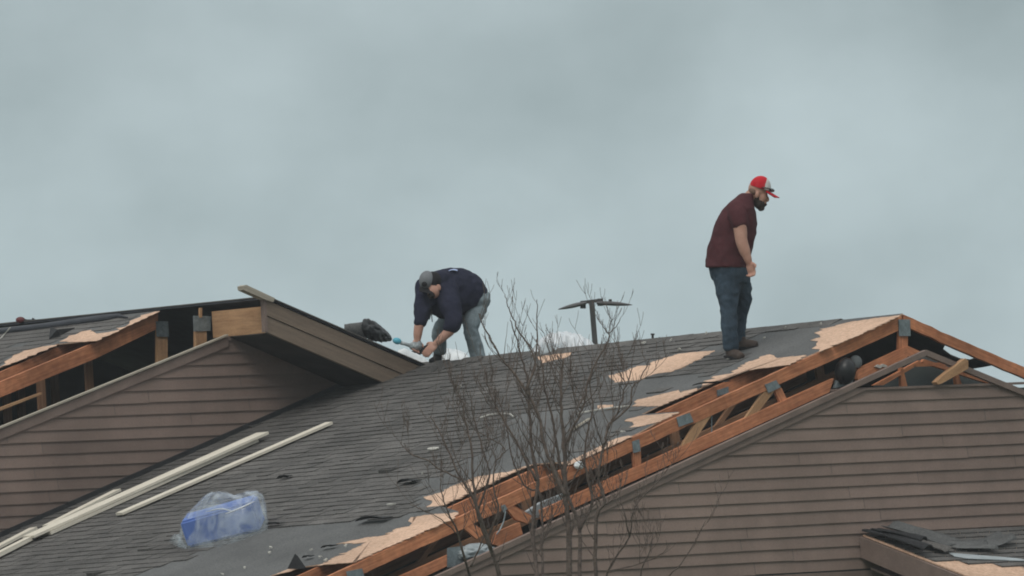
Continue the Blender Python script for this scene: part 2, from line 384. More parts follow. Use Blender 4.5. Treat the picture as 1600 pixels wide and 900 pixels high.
for pts in ([(1405, 512), (1419, 512), (1418, 556), (1404, 556)],
            [(1198, 606), (1214, 606), (1176, 656), (1160, 660)], [(1209, 606), (1221, 606), (1232, 628), (1220, 630)],
            [(1095, 648), (1114, 646), (1080, 697), (1062, 703)], [(986, 684), (1001, 680), (1002, 730), (992, 732)],
            [(788, 790), (800, 788), (832, 806), (824, 818), (806, 812)], [(706, 810), (722, 806), (760, 832), (745, 842)]):
    m = MB(); m.prism(gpoly(pts, .006), DD * .034, random.uniform(.9, 1.1)); part('web', m, PLY if pts[0][0] in (1095, 1198) else WOOD, truss_o)
for pts in ([(1404, 499), (1422, 499), (1423, 525), (1405, 525)], [(1195, 601), (1213, 594), (1220, 605), (1201, 614)],
            [(1057, 652), (1078, 645), (1084, 659), (1061, 667)], [(988, 690), (999, 686), (1001, 705), (990, 708)],
            [(783, 791), (789, 788), (793, 795), (787, 801)], [(699, 856), (725, 853), (727, 884), (699, 887)], [(541, 893), (566, 888), (570, 903), (545, 908)]):
    m = MB(); m.prism(gpoly(pts, -.011), DD * .006); part('metal_plate', m, METAL, truss_o)
m = MB(); m.tube(gpoly([(790, 799), (787, 815), (781, 828), (776, 835)], -.02), .007, 6); part('metal_strap', m, METAL, truss_o)
m = MB(); m.tube(gpoly([(1112, 648), (1112, 678)], .03), .006, 6); part('wire', m, METAL, truss_o)
# the trusses behind
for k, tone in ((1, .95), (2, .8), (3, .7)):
    b = .61 * k
    m = MB()
    a0, a1 = -9.3, 0
    pr = lambda a, dz: L(a, b, rz(a, b) - .012 + dz)
    m.prism([pr(a0, 0), pr(a1, 0), pr(a1, -.14), pr(a0, -.14)], DD * .04, tone)
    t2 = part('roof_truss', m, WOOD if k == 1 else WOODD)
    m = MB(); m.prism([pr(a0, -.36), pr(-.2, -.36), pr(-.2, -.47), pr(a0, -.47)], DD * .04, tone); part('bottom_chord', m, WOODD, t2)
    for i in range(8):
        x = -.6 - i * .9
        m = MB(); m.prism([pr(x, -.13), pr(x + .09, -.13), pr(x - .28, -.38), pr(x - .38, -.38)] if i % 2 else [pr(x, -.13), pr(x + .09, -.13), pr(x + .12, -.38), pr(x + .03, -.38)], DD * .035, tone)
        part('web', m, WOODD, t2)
    if k == 1:
        for px, py in ((1129, 611),):
            q = loc(gp(px, py, b)); m = MB(); m.prism([L(q[0] - .07, b - .006, q[2] - .05), L(q[0] + .07, b - .006, q[2] - .02), L(q[0] + .07, b - .006, q[2] + .04), L(q[0] - .07, b - .006, q[2] + .01)], DD * .006)
            part('metal_plate', m, METAL, t2)
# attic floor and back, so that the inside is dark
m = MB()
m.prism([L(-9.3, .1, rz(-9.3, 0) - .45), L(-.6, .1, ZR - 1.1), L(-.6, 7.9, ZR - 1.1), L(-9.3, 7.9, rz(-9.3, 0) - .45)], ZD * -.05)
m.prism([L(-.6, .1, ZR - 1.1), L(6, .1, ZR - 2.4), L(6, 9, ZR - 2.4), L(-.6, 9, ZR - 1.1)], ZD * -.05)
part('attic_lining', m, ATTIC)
# right slope of the right wing (seen from below through the gable)
RS = lambda x, y: pl(x, y, gp(1412, 492, 0), (gp(1585, 567, 0) - gp(1412, 492, 0)).cross(BDIR).normalized())
m = MB(); nrs = (gp(1585, 567, 0) - gp(1412, 492, 0)).cross(BDIR).normalized(); nrs = nrs if nrs.z > 0 else -nrs
sl_ = (gp(1585, 567, 0) - gp(1412, 492, 0)).normalized()
P0 = gp(1412, 492, 0) + nrs * .002
q = lambda s, b: P0 + sl_ * s + BDIR * b
rp0 = proj(L(0, 8.2, rz(0, 8.2)))
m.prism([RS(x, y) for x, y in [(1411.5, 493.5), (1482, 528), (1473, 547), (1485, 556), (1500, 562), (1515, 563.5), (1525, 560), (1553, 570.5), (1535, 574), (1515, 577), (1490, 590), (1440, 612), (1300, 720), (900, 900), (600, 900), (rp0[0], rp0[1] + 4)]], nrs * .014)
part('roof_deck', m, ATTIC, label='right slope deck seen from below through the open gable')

# ---- visible roof slope
EDGE = [(1411, 491.5), (1335, 526.5), (1240, 568), (1196, 575), (1167, 579.5), (1133, 591), (1110, 602), (1093, 609), (1060, 622), (1032, 635), (1003, 649), (1061, 645), (1034, 658), (998, 678), (943, 703),
        (890, 727), (869, 724), (832, 727), (781, 749), (725, 776), (688, 792), (717, 801), (704, 813), (643, 840), (597, 860), (552, 880), (498, 884), (469, 888), (427, 900), (330, 945), (200, 1010)]
B2 = sum(loc(roof(x, y))[1] for x, y in ((550, 600), (400, 665), (250, 733))) / 3
deckpoly = [roof(x, y, 0) for x, y in EDGE]
end = loc(deckpoly[-1])
deckpoly += [L(end[0], B2 + .3, rz(end[0], B2 + .3)), L(0, B2 + .3, rz(0, B2 + .3))]
m = MB(); m.prism(deckpoly, NR * .012, 1, 0, 1)
part('roof_deck', m, [FELT, OSB], label='grey underlay on the visible left slope')
def ragged(pts, amp=2.2, step=7, seed=0):
    rnd = random.Random(seed); out = []
    for i, p in enumerate(pts):
        q_ = pts[(i + 1) % len(pts)]; d = math.hypot(q_[0] - p[0], q_[1] - p[1]); n = max(1, int(d / step))
        sgn = 1
        for k in range(n):
            f = k / n; sgn = -sgn; j = amp if k else amp * .5
            sx = sgn * rnd.uniform(.3, 3.2) * j if rnd.random() < .8 else sgn * rnd.uniform(3, 6) * j
            out.append((p[0] + (q_[0] - p[0]) * f + sx, p[1] + (q_[1] - p[1]) * f - sx * .16 + rnd.uniform(-j, j) * .35))
    return out
OSBP = [
 ([(1409, 493), (1375, 496.5), (1325, 504), (1300, 511), (1285, 514), (1275, 520), (1284, 527), (1267, 532), (1277, 537), (1271, 545), (1281, 550), (1335, 527)], 1),
 ([(1191, 557), (1205, 554), (1217, 560), (1260, 555), (1236, 570), (1196, 575), (1167, 579), (1133, 591), (1098, 606), (1099, 600), (1117, 588), (1140, 585), (1153, 575), (1172, 565), (1180, 563)], 1),
 ([(955, 587), (978, 580), (999, 572), (1010, 573), (1022, 565), (1062, 553), (1117, 548), (1085, 566), (1048, 582), (1030, 583), (999, 594), (961, 600)], 1),
 ([(989, 635), (998, 624.5), (1027, 618), (1040, 615), (1064, 609), (1064, 614), (1090, 606.5), (1093, 609), (1032, 635), (1021, 635)], 1),
 ([(979, 656), (1002, 650), (1061, 645), (1034, 658), (1012, 664), (995, 668), (983, 669), (990, 661)], 1),
 ([(943, 703), (947, 692), (965, 685), (983, 681), (989, 682)], 0),
 ([(943, 703), (890, 727), (869, 724), (890, 721), (921, 706), (945, 694)], 0),
 ([(934, 634), (959, 633), (962, 639), (936, 641)], 1),
 ([(664, 777), (690, 770), (704, 761), (725, 757), (747, 745), (797, 737), (832, 726), (781, 748), (725, 775), (688, 791), (667, 793), (676, 786)], 1),
 ([(643, 809), (667, 805), (717, 801), (704, 813), (643, 839.5), (597, 859), (553, 879), (498, 883.5), (516, 876), (571, 849), (529, 850), (570, 841), (603, 837), (620, 826), (640, 823)], 1),
 ([(427, 899), (450, 890), (469, 886), (455, 893)], 0),
 ([(841, 557.5), (894, 551), (886, 559), (866, 563), (848, 568)], 1)]
def inpoly(x, y, P):
    c = False; j = len(P) - 1
    for i in range(len(P)):
        if (P[i][1] > y) != (P[j][1] > y) and x < (P[j][0] - P[i][0]) * (y - P[i][1]) / (P[j][1] - P[i][1]) + P[i][0]: c = not c
        j = i
    return c
OSBR = []
for k, (pts, rg) in enumerate(OSBP):
    rp_ = ragged(pts, 1.5 if rg else .5, 4, k)
    OSBR.append(rp_)
    m = MB(); m.prism([roof(x, y, .013) for x, y in rp_], NR * .004, random.uniform(.94, 1.06)); part('bare_sheathing', m, OSB)
FELTP = [
 [(200, 905), (300, 872), (420, 826), (520, 818), (560, 814), (600, 815), (640, 808), (645, 812), (600, 838), (520, 880), (420, 910)],
 [(640, 760), (670, 768), (700, 758), (750, 742), (800, 735), (830, 720), (880, 715), (940, 690), (985, 670), (990, 640), (965, 622), (960, 604), (1000, 598), (1050, 586), (1090, 585), (1110, 596), (1060, 606),
  (1000, 620), (985, 636), (935, 640), (870, 640), (800, 652), (770, 690), (720, 735)],
 [(1010, 566), (1120, 545), (1240, 512), (1330, 503), (1300, 512), (1275, 530), (1265, 556), (1215, 558), (1200, 553), (1175, 562), (1120, 548), (1060, 553)],
]
tabs = MB(); rnd = random.Random(11)
SECA = math.sqrt(1 + TP * TP); expo = .142
s_len = 10.3; ci = 0; s = 0.05
while s < s_len:
    bpos = -.2 + rnd.uniform(0, .3)
    while bpos < B2 + .02:
        wd = rnd.uniform(.13, .32)
        sC = s + expo / 2
        a = -sC / SECA; P = L(a, bpos + wd / 2, rz(a, bpos + wd / 2)); x, y = proj(P)
        jx, jy = rnd.uniform(-4, 4), rnd.uniform(-2, 2)
        ok = -60 < x < 1500 and y < 960
        if ok:
            for q_ in ((.08, .15), (.92, .15), (.08, .95), (.92, .95)):
                a_ = -(s + expo * q_[1]) / SECA; P_ = L(a_, bpos + wd * q_[0], rz(a_, bpos + wd * q_[0])); xx, yy = proj(P_)
                if not inpoly(xx, yy, EDGE + [(-200, 1010), (-200, 600), (500, 500), (620, 565)]) or any(inpoly(xx, yy, p) for p in OSBR): ok = False; break
            if ok and any(inpoly(x + jx, y + jy, p) for p in FELTP): ok = False
        if ok:
            lift = .006 + rnd.uniform(0, .008)
            if rnd.random() < .005: lift += rnd.uniform(.012, .035)
            tn = rnd.uniform(.88, 1.12) * (.93 + .14 * noise.noise(V((s * .8, bpos * .5, 3))))
            g_ = .006 if rnd.random() < .7 else .014
            base = lambda ss, bb, h: L(-ss / SECA, bb, rz(-ss / SECA, bb)) + NR * (.012 + h)
            s0, s1 = s - .012, s + expo + rnd.uniform(-.006, .006); b0, b1 = bpos, bpos + wd - g_
            A, B, C, D = base(s0, b0, .003), base(s0, b1, .003), base(s1, b1, lift), base(s1, b0, lift + rnd.uniform(-.003, .003))
            C0, D0 = base(s1 - .002, b1, 0), base(s1 - .002, b0, 0)
            tabs.face([A, B, C, D][::-1], tn); tabs.face([D, C, C0, D0][::-1], tn)
            tabs.face([B, C, C0], tn * .8); tabs.face([A, D0, D], tn * .8)
        bpos += wd
    s += expo; ci += 1
part('shingles', tabs, SHINGLE)
m = MB(); bb = .9                                       # ridge cap, worn through in places
while bb < B2 - .2:
    x, y = proj(L(0, bb + .15, rz(0, bb + .15)))
    if not any(inpoly(x, y + 3, p) for p in OSBR) and random.random() < .93:
        h = random.uniform(.003, .009)
        e = lambda s_, b_, hh: L(s_, b_, rz(-abs(s_), b_) + hh)
        for sg in (-1, 1):
            Q = [e(sg * .16, bb, .012 + h * .4), e(sg * .16, bb + .30, .016), e(0, bb + .30, .024), e(0, bb, .02 + h)]
            m.face(Q if sg > 0 else Q[::-1], random.uniform(.8, 1.1))
        m.face([e(-.16, bb, .012 + h * .4), e(0, bb, .02 + h), e(.16, bb, .012 + h * .4), e(.16, bb, .0), e(-.16, bb, 0)], .7)
    bb += .28
part('ridge_cap', m, SHINGLE)

# ---- left wing
OV = .7; BFA = B2 - OV
BC = 8.9 + (B2 - 7.757)
FA = lambda x, y: gp(x, y, BFA)
aL, _, zL = loc(FA(415, 467)); af, _, zf = loc(FA(672, 578)); TLR = (zL - zf) / (af - aL)
c0 = loc(gp(246, 487, BC)); c1 = loc(gp(0, 597, BC)); TLL = (c0[2] - c1[2]) / (c0[0] - c1[0])
wl_z, wl_a = line((351.5, 522.6), (0, 665.7), B2)
wa = loc(gp(351.5, 522.6, B2))
wr_a = lambda z: wa[0] + (wa[2] - z) / TLR
sd = MB(); zlo = rz(-8.5, B2) - .3
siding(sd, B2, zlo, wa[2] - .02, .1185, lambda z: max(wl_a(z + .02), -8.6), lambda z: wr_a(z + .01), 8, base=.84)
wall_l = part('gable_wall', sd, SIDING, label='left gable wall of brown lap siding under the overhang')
m = MB(); m.prism([L(-8.6, B2 + .01, 0), L(0.6, B2 + .01, 0), L(.6, B2 + .01, wa[2] - TLR * (.6 - wa[0])), L(wa[0], B2 + .01, wa[2] - .02), L(-8.6, B2 + .01, wl_z(-8.6) - .02)], DD * .08)
part('wall_core', m, DRYBACK, wall_l)
m = MB(); strip(wl_z, -8.6, wa[0], .0, -.018, B2 - .055, .05, m); part('rake_edge', m, GREYB, wall_l)
m = MB(); strip(wl_z, -8.6, wa[0] + .01, -.03, -.125, B2 - .034, .03, m); part('rake_trim', m, TRIM, wall_l)
# flashing where the roof runs into the left wall
m = MB(); e = lambda a, h: L(a, B2 - .024, rz(a, B2) + h)
m.prism([e(-8.6, 0), e(.5, 0), e(.5, .07), e(-8.6, .07)], DD * -.012); part('step_flashing', m, DKSH)
# front fascia on the right rake of the left gable, two boards
sl2 = lambda a: zL - TLR * (a - aL)
for top, bot, bb, ln in ((-.012, -.165, -.012, 2.05), (-.172, -.335, 0, 1.75)):
    m = MB(); m.prism([L(aL, BFA + bb, sl2(aL) + bot), L(aL + ln, BFA + bb, sl2(aL + ln) + bot), L(aL + ln, BFA + bb, sl2(aL + ln) + top), L(aL, BFA + bb, sl2(aL) + top)], DD * .036)
    part('fascia_board', m, FASCIA)
m = MB(); m.prism([L(aL - .035, BFA - .016, sl2(aL) - .33), L(aL - .002, BFA - .016, sl2(aL) - .33), L(aL - .002, BFA - .016, sl2(aL) + .0), L(aL - .035, BFA - .016, sl2(aL) + .0)], DD * .06); part('fascia_return', m, TRIM)
# right slope of the left wing: roof deck with shingle edge
nl = (TLR * WD + ZD).normalized()
qd = lambda a, b, h=0: L(a, b, sl2(a)) + nl * h
m = MB(); m.prism([qd(aL, BFA - .02), qd(aL + 2.3, BFA - .02), qd(aL + 3.4, B2 + 4), qd(aL, B2 + 6)], nl * .014); part('roof_deck', m, [TARPM], label='right slope deck of the left wing, seen on edge and from below')
m = MB(); m.prism([qd(aL - .01, BFA - .04, .015), qd(aL + 2.12, BFA - .04, .015), qd(aL + 2.5, B2 + 1.5, .015), qd(aL + 3.2, B2 + 4, .015), qd(aL - .01, B2 + 6, .015)], nl * .012, .8); part('shingle_edge', m, SHINGLE)
# drip of curled shingles where the rake meets the main roof
for i in range(5):
    x = 640 + i * 18; m = MB(); P_ = roof(x, 588 - i * 4.6, .02)
    m.prism([P_, P_ + BDIR * -.3 + UPS * .03, P_ + BDIR * -.28 + UPS * .16 + NR * .01, P_ + UPS * .15 + NR * .018], NR * .006, .75); part('loose_course', m, SHINGLE)
# lookout board between wall and fascia, right under the ridge
m = MB(); al = aL + .03
m.prism([L(al, BFA + .04, zL - .335), L(al, B2 + .26, zL - .335), L(al, B2 + .26, zL - .07), L(al, BFA + .04, zL - .07)], WD * .02); part('lookout_board', m, PLY)
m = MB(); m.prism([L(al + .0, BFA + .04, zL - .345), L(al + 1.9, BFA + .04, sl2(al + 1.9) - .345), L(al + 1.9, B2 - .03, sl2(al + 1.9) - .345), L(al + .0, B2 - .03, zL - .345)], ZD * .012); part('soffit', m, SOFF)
# left slope: front chord, truss posts, second rafter
m = MB(); m.prism(gpoly([(247, 486.5), (149, 535), (0, 597), (-130, 652), (-130, 678), (0, 621), (150, 560), (247, 513)], BC), DD * .045)
lt = part('roof_truss', m, WOOD, label='exposed orange rafter of the left gable')
m = MB(); m.prism(gpoly([(246, 515), (262, 515), (262, 570), (246, 575)], BC + .004), DD * .04); part('king_post', m, PLY, lt)
m = MB(); m.prism(gpoly([(244, 502), (263, 502), (264, 526), (245, 526)], BC - .012), DD * .006); part('metal_plate', m, METAL, lt)
b_ = B2 + .30
m = MB(); m.prism(gpoly([(306, 500), (323, 500), (323, 560), (306, 560)], b_), DD * .04)
lt2 = part('roof_truss', m, PLY, label='stub of a truss post with its plate, chord torn away')
m = MB(); m.prism(gpoly([(302, 493), (330, 494), (329, 517), (303, 518)], b_ - .01), DD * .006); part('metal_plate', m, METAL, lt2)
m = MB(); m.prism(gpoly([(312, 481), (316, 481), (316, 496), (312, 496)], b_ - .02), DD * .02); part('splinter', m, PLY, lt2)
ll = lambda a, b: zL - .02 - TLL * (aL - a) - (b - BC) * .004
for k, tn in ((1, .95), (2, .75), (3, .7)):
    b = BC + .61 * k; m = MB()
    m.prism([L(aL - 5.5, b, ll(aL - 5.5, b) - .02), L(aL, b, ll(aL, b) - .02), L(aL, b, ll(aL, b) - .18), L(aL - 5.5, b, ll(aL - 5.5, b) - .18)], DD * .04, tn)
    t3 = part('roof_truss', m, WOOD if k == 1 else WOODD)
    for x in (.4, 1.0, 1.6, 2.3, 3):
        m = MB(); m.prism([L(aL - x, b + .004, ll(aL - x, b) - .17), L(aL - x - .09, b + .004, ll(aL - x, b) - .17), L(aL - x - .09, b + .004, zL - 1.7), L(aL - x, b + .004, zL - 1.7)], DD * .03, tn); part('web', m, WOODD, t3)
m = MB(); m.prism(gpoly([(0, 637), (65, 613), (66, 616), (0, 642)], BC - .1), DD * .03); part('batten', m, PLY)
# left slope deck and shingles
nll = (-TLL * WD + ZD).normalized()
PL0 = L(aL, BC, zL - .01)
nll = (L(aL - 1, BC, ll(aL - 1, BC)) - L(aL, BC, ll(aL, BC))).cross(L(aL, BC + 1, ll(aL, BC + 1)) - L(aL, BC, ll(aL, BC))).normalized()
nll = nll if nll.z > 0 else -nll
PL0 = L(aL, BC, ll(aL, BC))
lr = lambda x, y, h=0: pl(x, y, PL0 + nll * h, nll)
led = [(250, 487), (200, 510), (152, 533), (90, 539), (40, 560), (0, 575), (-140, 638), (-400, 600)]
dp = [lr(*p) for p in led]; q0 = loc(dp[0])
far = [L(loc(dp[-1])[0], BC + 6, ll(loc(dp[-1])[0], BC + 6)), L(aL, BC + 6, ll(aL, BC + 6))]
m = MB(); m.prism(dp + far, nll * .012, 1, 0, 1); part('roof_deck', m, [FELT, OSB], label='grey underlay on the far left slope')
LOSB = [[(250, 487), (243, 487), (222, 493), (205, 502), (196, 511), (183, 513), (188, 515), (172, 519), (152, 522), (143, 516), (130, 518), (120, 523), (108, 525), (95, 534), (120, 535), (152, 533), (200, 510)],
        [(0, 574), (22, 555), (40, 548), (72, 541), (90, 539), (60, 552), (30, 564)]]
for k, p in enumerate(LOSB):
    m = MB(); m.prism([lr(x, y, .013) for x, y in ragged(p, 1.0, 6, 50 + k)], nll * .004); part('bare_sheathing', m, OSB)
tb = MB(); s = .1
while s < 4:
    bb = BC - .2
    while bb < BC + 6:
        wd = rnd.uniform(.14, .32); a = aL - s - .07; x, y = proj(L(a, bb + wd / 2, ll(a, bb + wd / 2)))
        if x < 240 and inpoly(x, y, led + [(-400, 480), (0, 490), (200, 480)]) and not any(inpoly(x, y, p) for p in LOSB) and rnd.random() < .85:
            e = lambda ss, b, h: L(aL - ss, b, ll(aL - ss, b)) + nll * (.012 + h)
            tn = rnd.uniform(.95, 1.08)
            Q = [e(s, bb, .003), e(s, bb + wd - .008, .003), e(s + .14, bb + wd - .008, .008), e(s + .14, bb, .008)]
            tb.face(Q[::-1], tn); tb.face([Q[3], Q[2], e(s + .14, bb + wd - .008, 0), e(s + .14, bb, 0)][::-1], tn * .8)
        bb += wd
    s += .14
part('shingles', tb, SHINGLE)
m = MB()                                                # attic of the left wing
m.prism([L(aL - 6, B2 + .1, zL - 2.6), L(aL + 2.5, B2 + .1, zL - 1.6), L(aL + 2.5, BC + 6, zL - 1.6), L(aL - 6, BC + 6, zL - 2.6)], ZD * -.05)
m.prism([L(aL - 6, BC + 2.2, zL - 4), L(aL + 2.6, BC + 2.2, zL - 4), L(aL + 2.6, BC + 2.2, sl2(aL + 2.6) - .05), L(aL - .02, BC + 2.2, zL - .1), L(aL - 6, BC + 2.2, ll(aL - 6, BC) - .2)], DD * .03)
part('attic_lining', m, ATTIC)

# ---- small porch roof, lower right
za = loc(gp(1345, 838, BF))[2]; aP = loc(gp(1345, 838, BF))[0]; SQ = .30
pq = lambda a, o, h=0: L(a, BF - .03 - o, za - SQ * o + h)
npo = (-SQ * DD + ZD).normalized()
m = MB(); m.prism([pq(aP, 0), pq(aP + 4.2, 0), pq(aP + 4.2, 1.9), pq(aP, 1.9)], npo * .014); pr_ = part('porch_roof', m, OSB)
m = MB(); m.prism([pq(aP - .002, 0, -.20), pq(aP - .002, 1.9, -.24), pq(aP - .002, 1.9, -.005), pq(aP - .002, 0, -.005)], WD * -.035); part('fascia_board', m, TRIM, pr_)
m = MB(); m.prism([pq(aP + .03, .05, -.3), pq(aP + 4.2, .05, -.3), pq(aP + 4.2, 1.9, -.3), pq(aP + .03, 1.9, -.3)], ZD * .02); part('soffit', m, TRIM, pr_)
m = MB(); s = 0
while s < 1.85:
    x = aP + (0.02 if s < .86 else .02 + .75 * min(1, (s - .86) / .35) + rnd.uniform(0, .06))
    while x < aP + 4.1:
        wd = rnd.uniform(.13, .3); tn = rnd.uniform(.9, 1.2); p_ = lambda a, o, h: pq(a, o) + npo * (.014 + h)
        Q = [p_(x, s, .003), p_(x + wd - .008, s, .003), p_(x + wd - .008, s + .14, .014), p_(x, s + .14, .014)]
        m.face(Q, tn); m.face([Q[3], Q[2], p_(x + wd - .008, s + .14, 0), p_(x, s + .14, 0)], tn * .8); x += wd
    s += .14
part('shingles', m, SHINGLE, pr_)
m = MB(); m.prism([pq(aP + .34, .90, .03), pq(aP + .36, .80, .035), pq(aP + .95, 1.06, .03), pq(aP + 1.10, 1.20, .03), pq(aP + .42, .99, .03)], npo * .006); part('metal_flashing', m, GREYP, pr_)

# ------------------------------------------------------------------ curled loose shingles on the porch and roof
def sheet(fn, nu, nv, th, mb, tone=1):
    """curved sheet from fn(u,v) with thickness th along local normal"""
    P = [[fn(i / nu, j / nv) for j in range(nv + 1)] for i in range(nu + 1)]
    i0 = len(mb.v)
    def nrm(i, j):
        a = P[min(i + 1, nu)][j] - P[max(i - 1, 0)][j]; b = P[i][min(j + 1, nv)] - P[i][max(j - 1, 0)]
        c = a.cross(b); return c.normalized() if c.length > 1e-9 else ZD
    for sgn in (0, 1):
        for i in range(nu + 1):
            for j in range(nv + 1): mb.v.append(P[i][j] + nrm(i, j) * th * sgn)
    n2 = (nu + 1) * (nv + 1); idx = lambda i, j, s: i0 + s * n2 + i * (nv + 1) + j
    def add(f): mb.f.append(f); mb.uv.append([(0, 0)] * len(f)); mb.t.append(tone); mb.m.append(0)
    for i in range(nu):
        for j in range(nv):
            add([idx(i, j, 1), idx(i + 1, j, 1), idx(i + 1, j + 1, 1), idx(i, j + 1, 1)])
            add([idx(i, j, 0), idx(i, j + 1, 0), idx(i + 1, j + 1, 0), idx(i + 1, j, 0)])
    for i in range(nu):
        add([idx(i, 0, 0), idx(i + 1, 0, 0), idx(i + 1, 0, 1), idx(i, 0, 1)]); add([idx(i, nv, 0), idx(i, nv, 1), idx(i + 1, nv, 1), idx(i + 1, nv, 0)])
    for j in range(nv):
        add([idx(0, j, 0), idx(0, j, 1), idx(0, j + 1, 1), idx(0, j + 1, 0)]); add([idx(nu, j, 0), idx(nu, j + 1, 0), idx(nu, j + 1, 1), idx(nu, j, 1)])
def curl(P0, U, Vv, Nn, lu, lv, lift, name, label, matl, cat='loose shingle', group=None, th=.005, pw=2.0):
    m = MB(); f = lambda u, v: V(P0) + U * lu * u + Vv * lv * (v + .04 * sin(5 * u)) + Nn * (.02 + lift * (u ** pw) + .02 * sin(7 * v + 3 * u) * (u + .2))
    sheet(f, 10, 5, th, m); return single(name, m, matl, P0, label, cat, group, smooth=True)
G1 = 'loose shingles curling off the porch roof'
NDD = -DD
DN = (NDD - SQ * ZD).normalized()
curl(pq(aP - .03, .02, .035), DN, WD, npo, .85, .16, .05, 'loose_shingle', 'narrow black strip of shingle curled along the left edge of the porch roof', DKSH, group=G1, th=.016, pw=1)
curl(pq(aP + .05, .05, .05), (DN + WD * .12).normalized(), WD, npo, .62, .10, .06, 'loose_shingle', 'black rim of shingle lying over the curled edge strip on the porch', DKSH, group=G1, th=.014, pw=1)
curl(pq(aP + .50, .62, .03), (WD * -.62 - DN).normalized(), (WD - DN * .3).normalized(), npo, .66, .34, .07, 'loose_shingle', 'grey shingle flap leaning up towards the siding above the porch', FELT, group=G1, pw=1.3)
curl(pq(aP + .62, .42, .03), (WD + DN * .5).normalized(), (DN - WD * .3).normalized(), npo, .42, .30, .03, 'loose_shingle', 'grey square shingle lying in the middle of the porch roof', FELT, group=G1)
curl(pq(aP + 1.0, .45, .03), (WD - DN * .1).normalized(), DN, npo, .32, .26, .06, 'loose_shingle', 'grey shingle with lifted dark corner at the right of the porch debris', FELT, group=G1)
curl(pq(aP + .12, .25, .03), (WD * .25 + DN).normalized(), WD, npo, .6, .2, .02, 'loose_shingle', 'brown grey shingle sheet lying under the black curled strip on the porch', SHINGLE, group=G1)

G2 = 'dark shingle tabs lifted off the main roof'
def tabpiece(x, y, lu, lv, lift, label, ang=0):
    P = roof(x, y, .03); U = (BDIR * -cos(ang) + UPS * sin(ang)); W2 = (BDIR * sin(ang) + UPS * cos(ang))
    m = MB(); f = lambda u, v: P + U * lu * (u - .5) + W2 * lv * (v - .5) + NR * (lift * (1 - v) * (.35 + .65 * sin(pi * u)) + .004 * sin(9 * u))
    sheet(f, 8, 4, .006, m); single('loose_shingle', m, DKSH, P, label, 'loose shingle', G2, smooth=True)
tabpiece(585, 813, .42, .12, .06, 'long black lifted shingle where the rows end above the smooth underlay')
tabpiece(640, 754, .24, .11, .055, 'black lifted shingle just left of the tree, on the shingle rows')
tabpiece(445, 747, .14, .07, .04, 'small black tilted tab right of the blue bundle, higher up', .3)
tabpiece(430, 820, .26, .06, .035, 'thin dark strip of shingle at the right end of the blue bundle')
tabpiece(515, 855, .16, .06, .03, 'dark torn tab lying beside the splintered sheathing spike', .2)
tabpiece(482, 871, .10, .06, .03, 'smallest black tab on the smooth underlay near the lower edge', .2)
tabpiece(1112, 600, .5, .06, .03, 'dark buckled course just above the hole between the rafters')
# upright pointed flap
P = roof(462, 889, .015); m = MB()
m.prism([P - RGT * .07, P + RGT * .07 + BDIR * -.05, P + RGT * .025 + ZD * .12, P + ZD * .135 + RGT * .005, P - RGT * .015 + ZD * .10], DD * .012)
single('shingle_flap', m, DKSH, P, 'pointed black shingle flap standing upright at the lower roof edge', 'shingle flap')
# pale scraps
G3 = 'pale scraps scattered over the roof'
LB3 = {0: 'small pale scrap of debris lying loose on the dark roof slope'}
for i, (x, y, sz) in enumerate([(487, 861, .04), (501, 872.5, .04), (510, 877, .045), (422, 866, .04), (424, 857, .03), (541, 855, .03), (612, 791, .065), (676, 703, .10), (1228, 514, .03), (1283, 508, .03), (1062, 548, .04), (1006, 538, .05), (974, 677, .05), (1049, 533, .03), (1195, 531, .03), (348, 899, .025), (383, 889, .03), (660, 742, .02), (880, 586, .03), (1104, 523, .03), (720, 606, .025)]):
    P = roof(x, y, .026); m = MB(); r_ = random.Random(i)
    el = 2.4 if sz > .06 else 1.3
    pts = [P + (BDIR * -cos(t) * el + UPS * sin(t)) * sz * .5 * r_.uniform(.6, 1.1) + NR * r_.uniform(0, .02) for t in [k * pi / 3 for k in range(6)]]
    m.prism(pts, NR * .012)
    single('debris_scrap', m, SCRAP, P, LB3[0], 'debris', G3)
P0, P1 = roof(892, 674, .03), roof(921, 655, .03); m = MB(); m.beam(P0, P1, NR.cross(P1 - P0).normalized(), .035, NR, .012)
single('wood_sliver', m, GREYB, P0, 'pale wooden sliver lying on the smooth underlay behind the tree', 'wood scrap')
P0, P1 = roof(1137, 561, .03), roof(1152, 557, .03); m = MB(); m.beam(P0, P1, NR.cross(P1 - P0).normalized(), .04, NR, .012)
single('wood_sliver', m, SCRAP, roof(1127, 560, .03), 'short white sliver lying beside the near boot of the standing worker', 'wood scrap')
pts = [(750, 653), (765, 648), (780, 646), (797, 647), (802, 651)]
m = MB(); m.tube([roof(x, y, .03) for x, y in pts], .008, 6); single('thin_rope', m, SCRAP, roof(750, 653, .02), 'pale thin cord curled on the shingles left of the tree top', 'cord')
pts = [(903, 646), (925, 642), (950, 638), (985, 634)]
m = MB(); m.tube([roof(x, y, .03) for x, y in pts], .009, 6); single('thin_rope', m, SCRAP, roof(903, 646, .02), 'straight pale cord running along the torn edge of the shingles', 'cord')

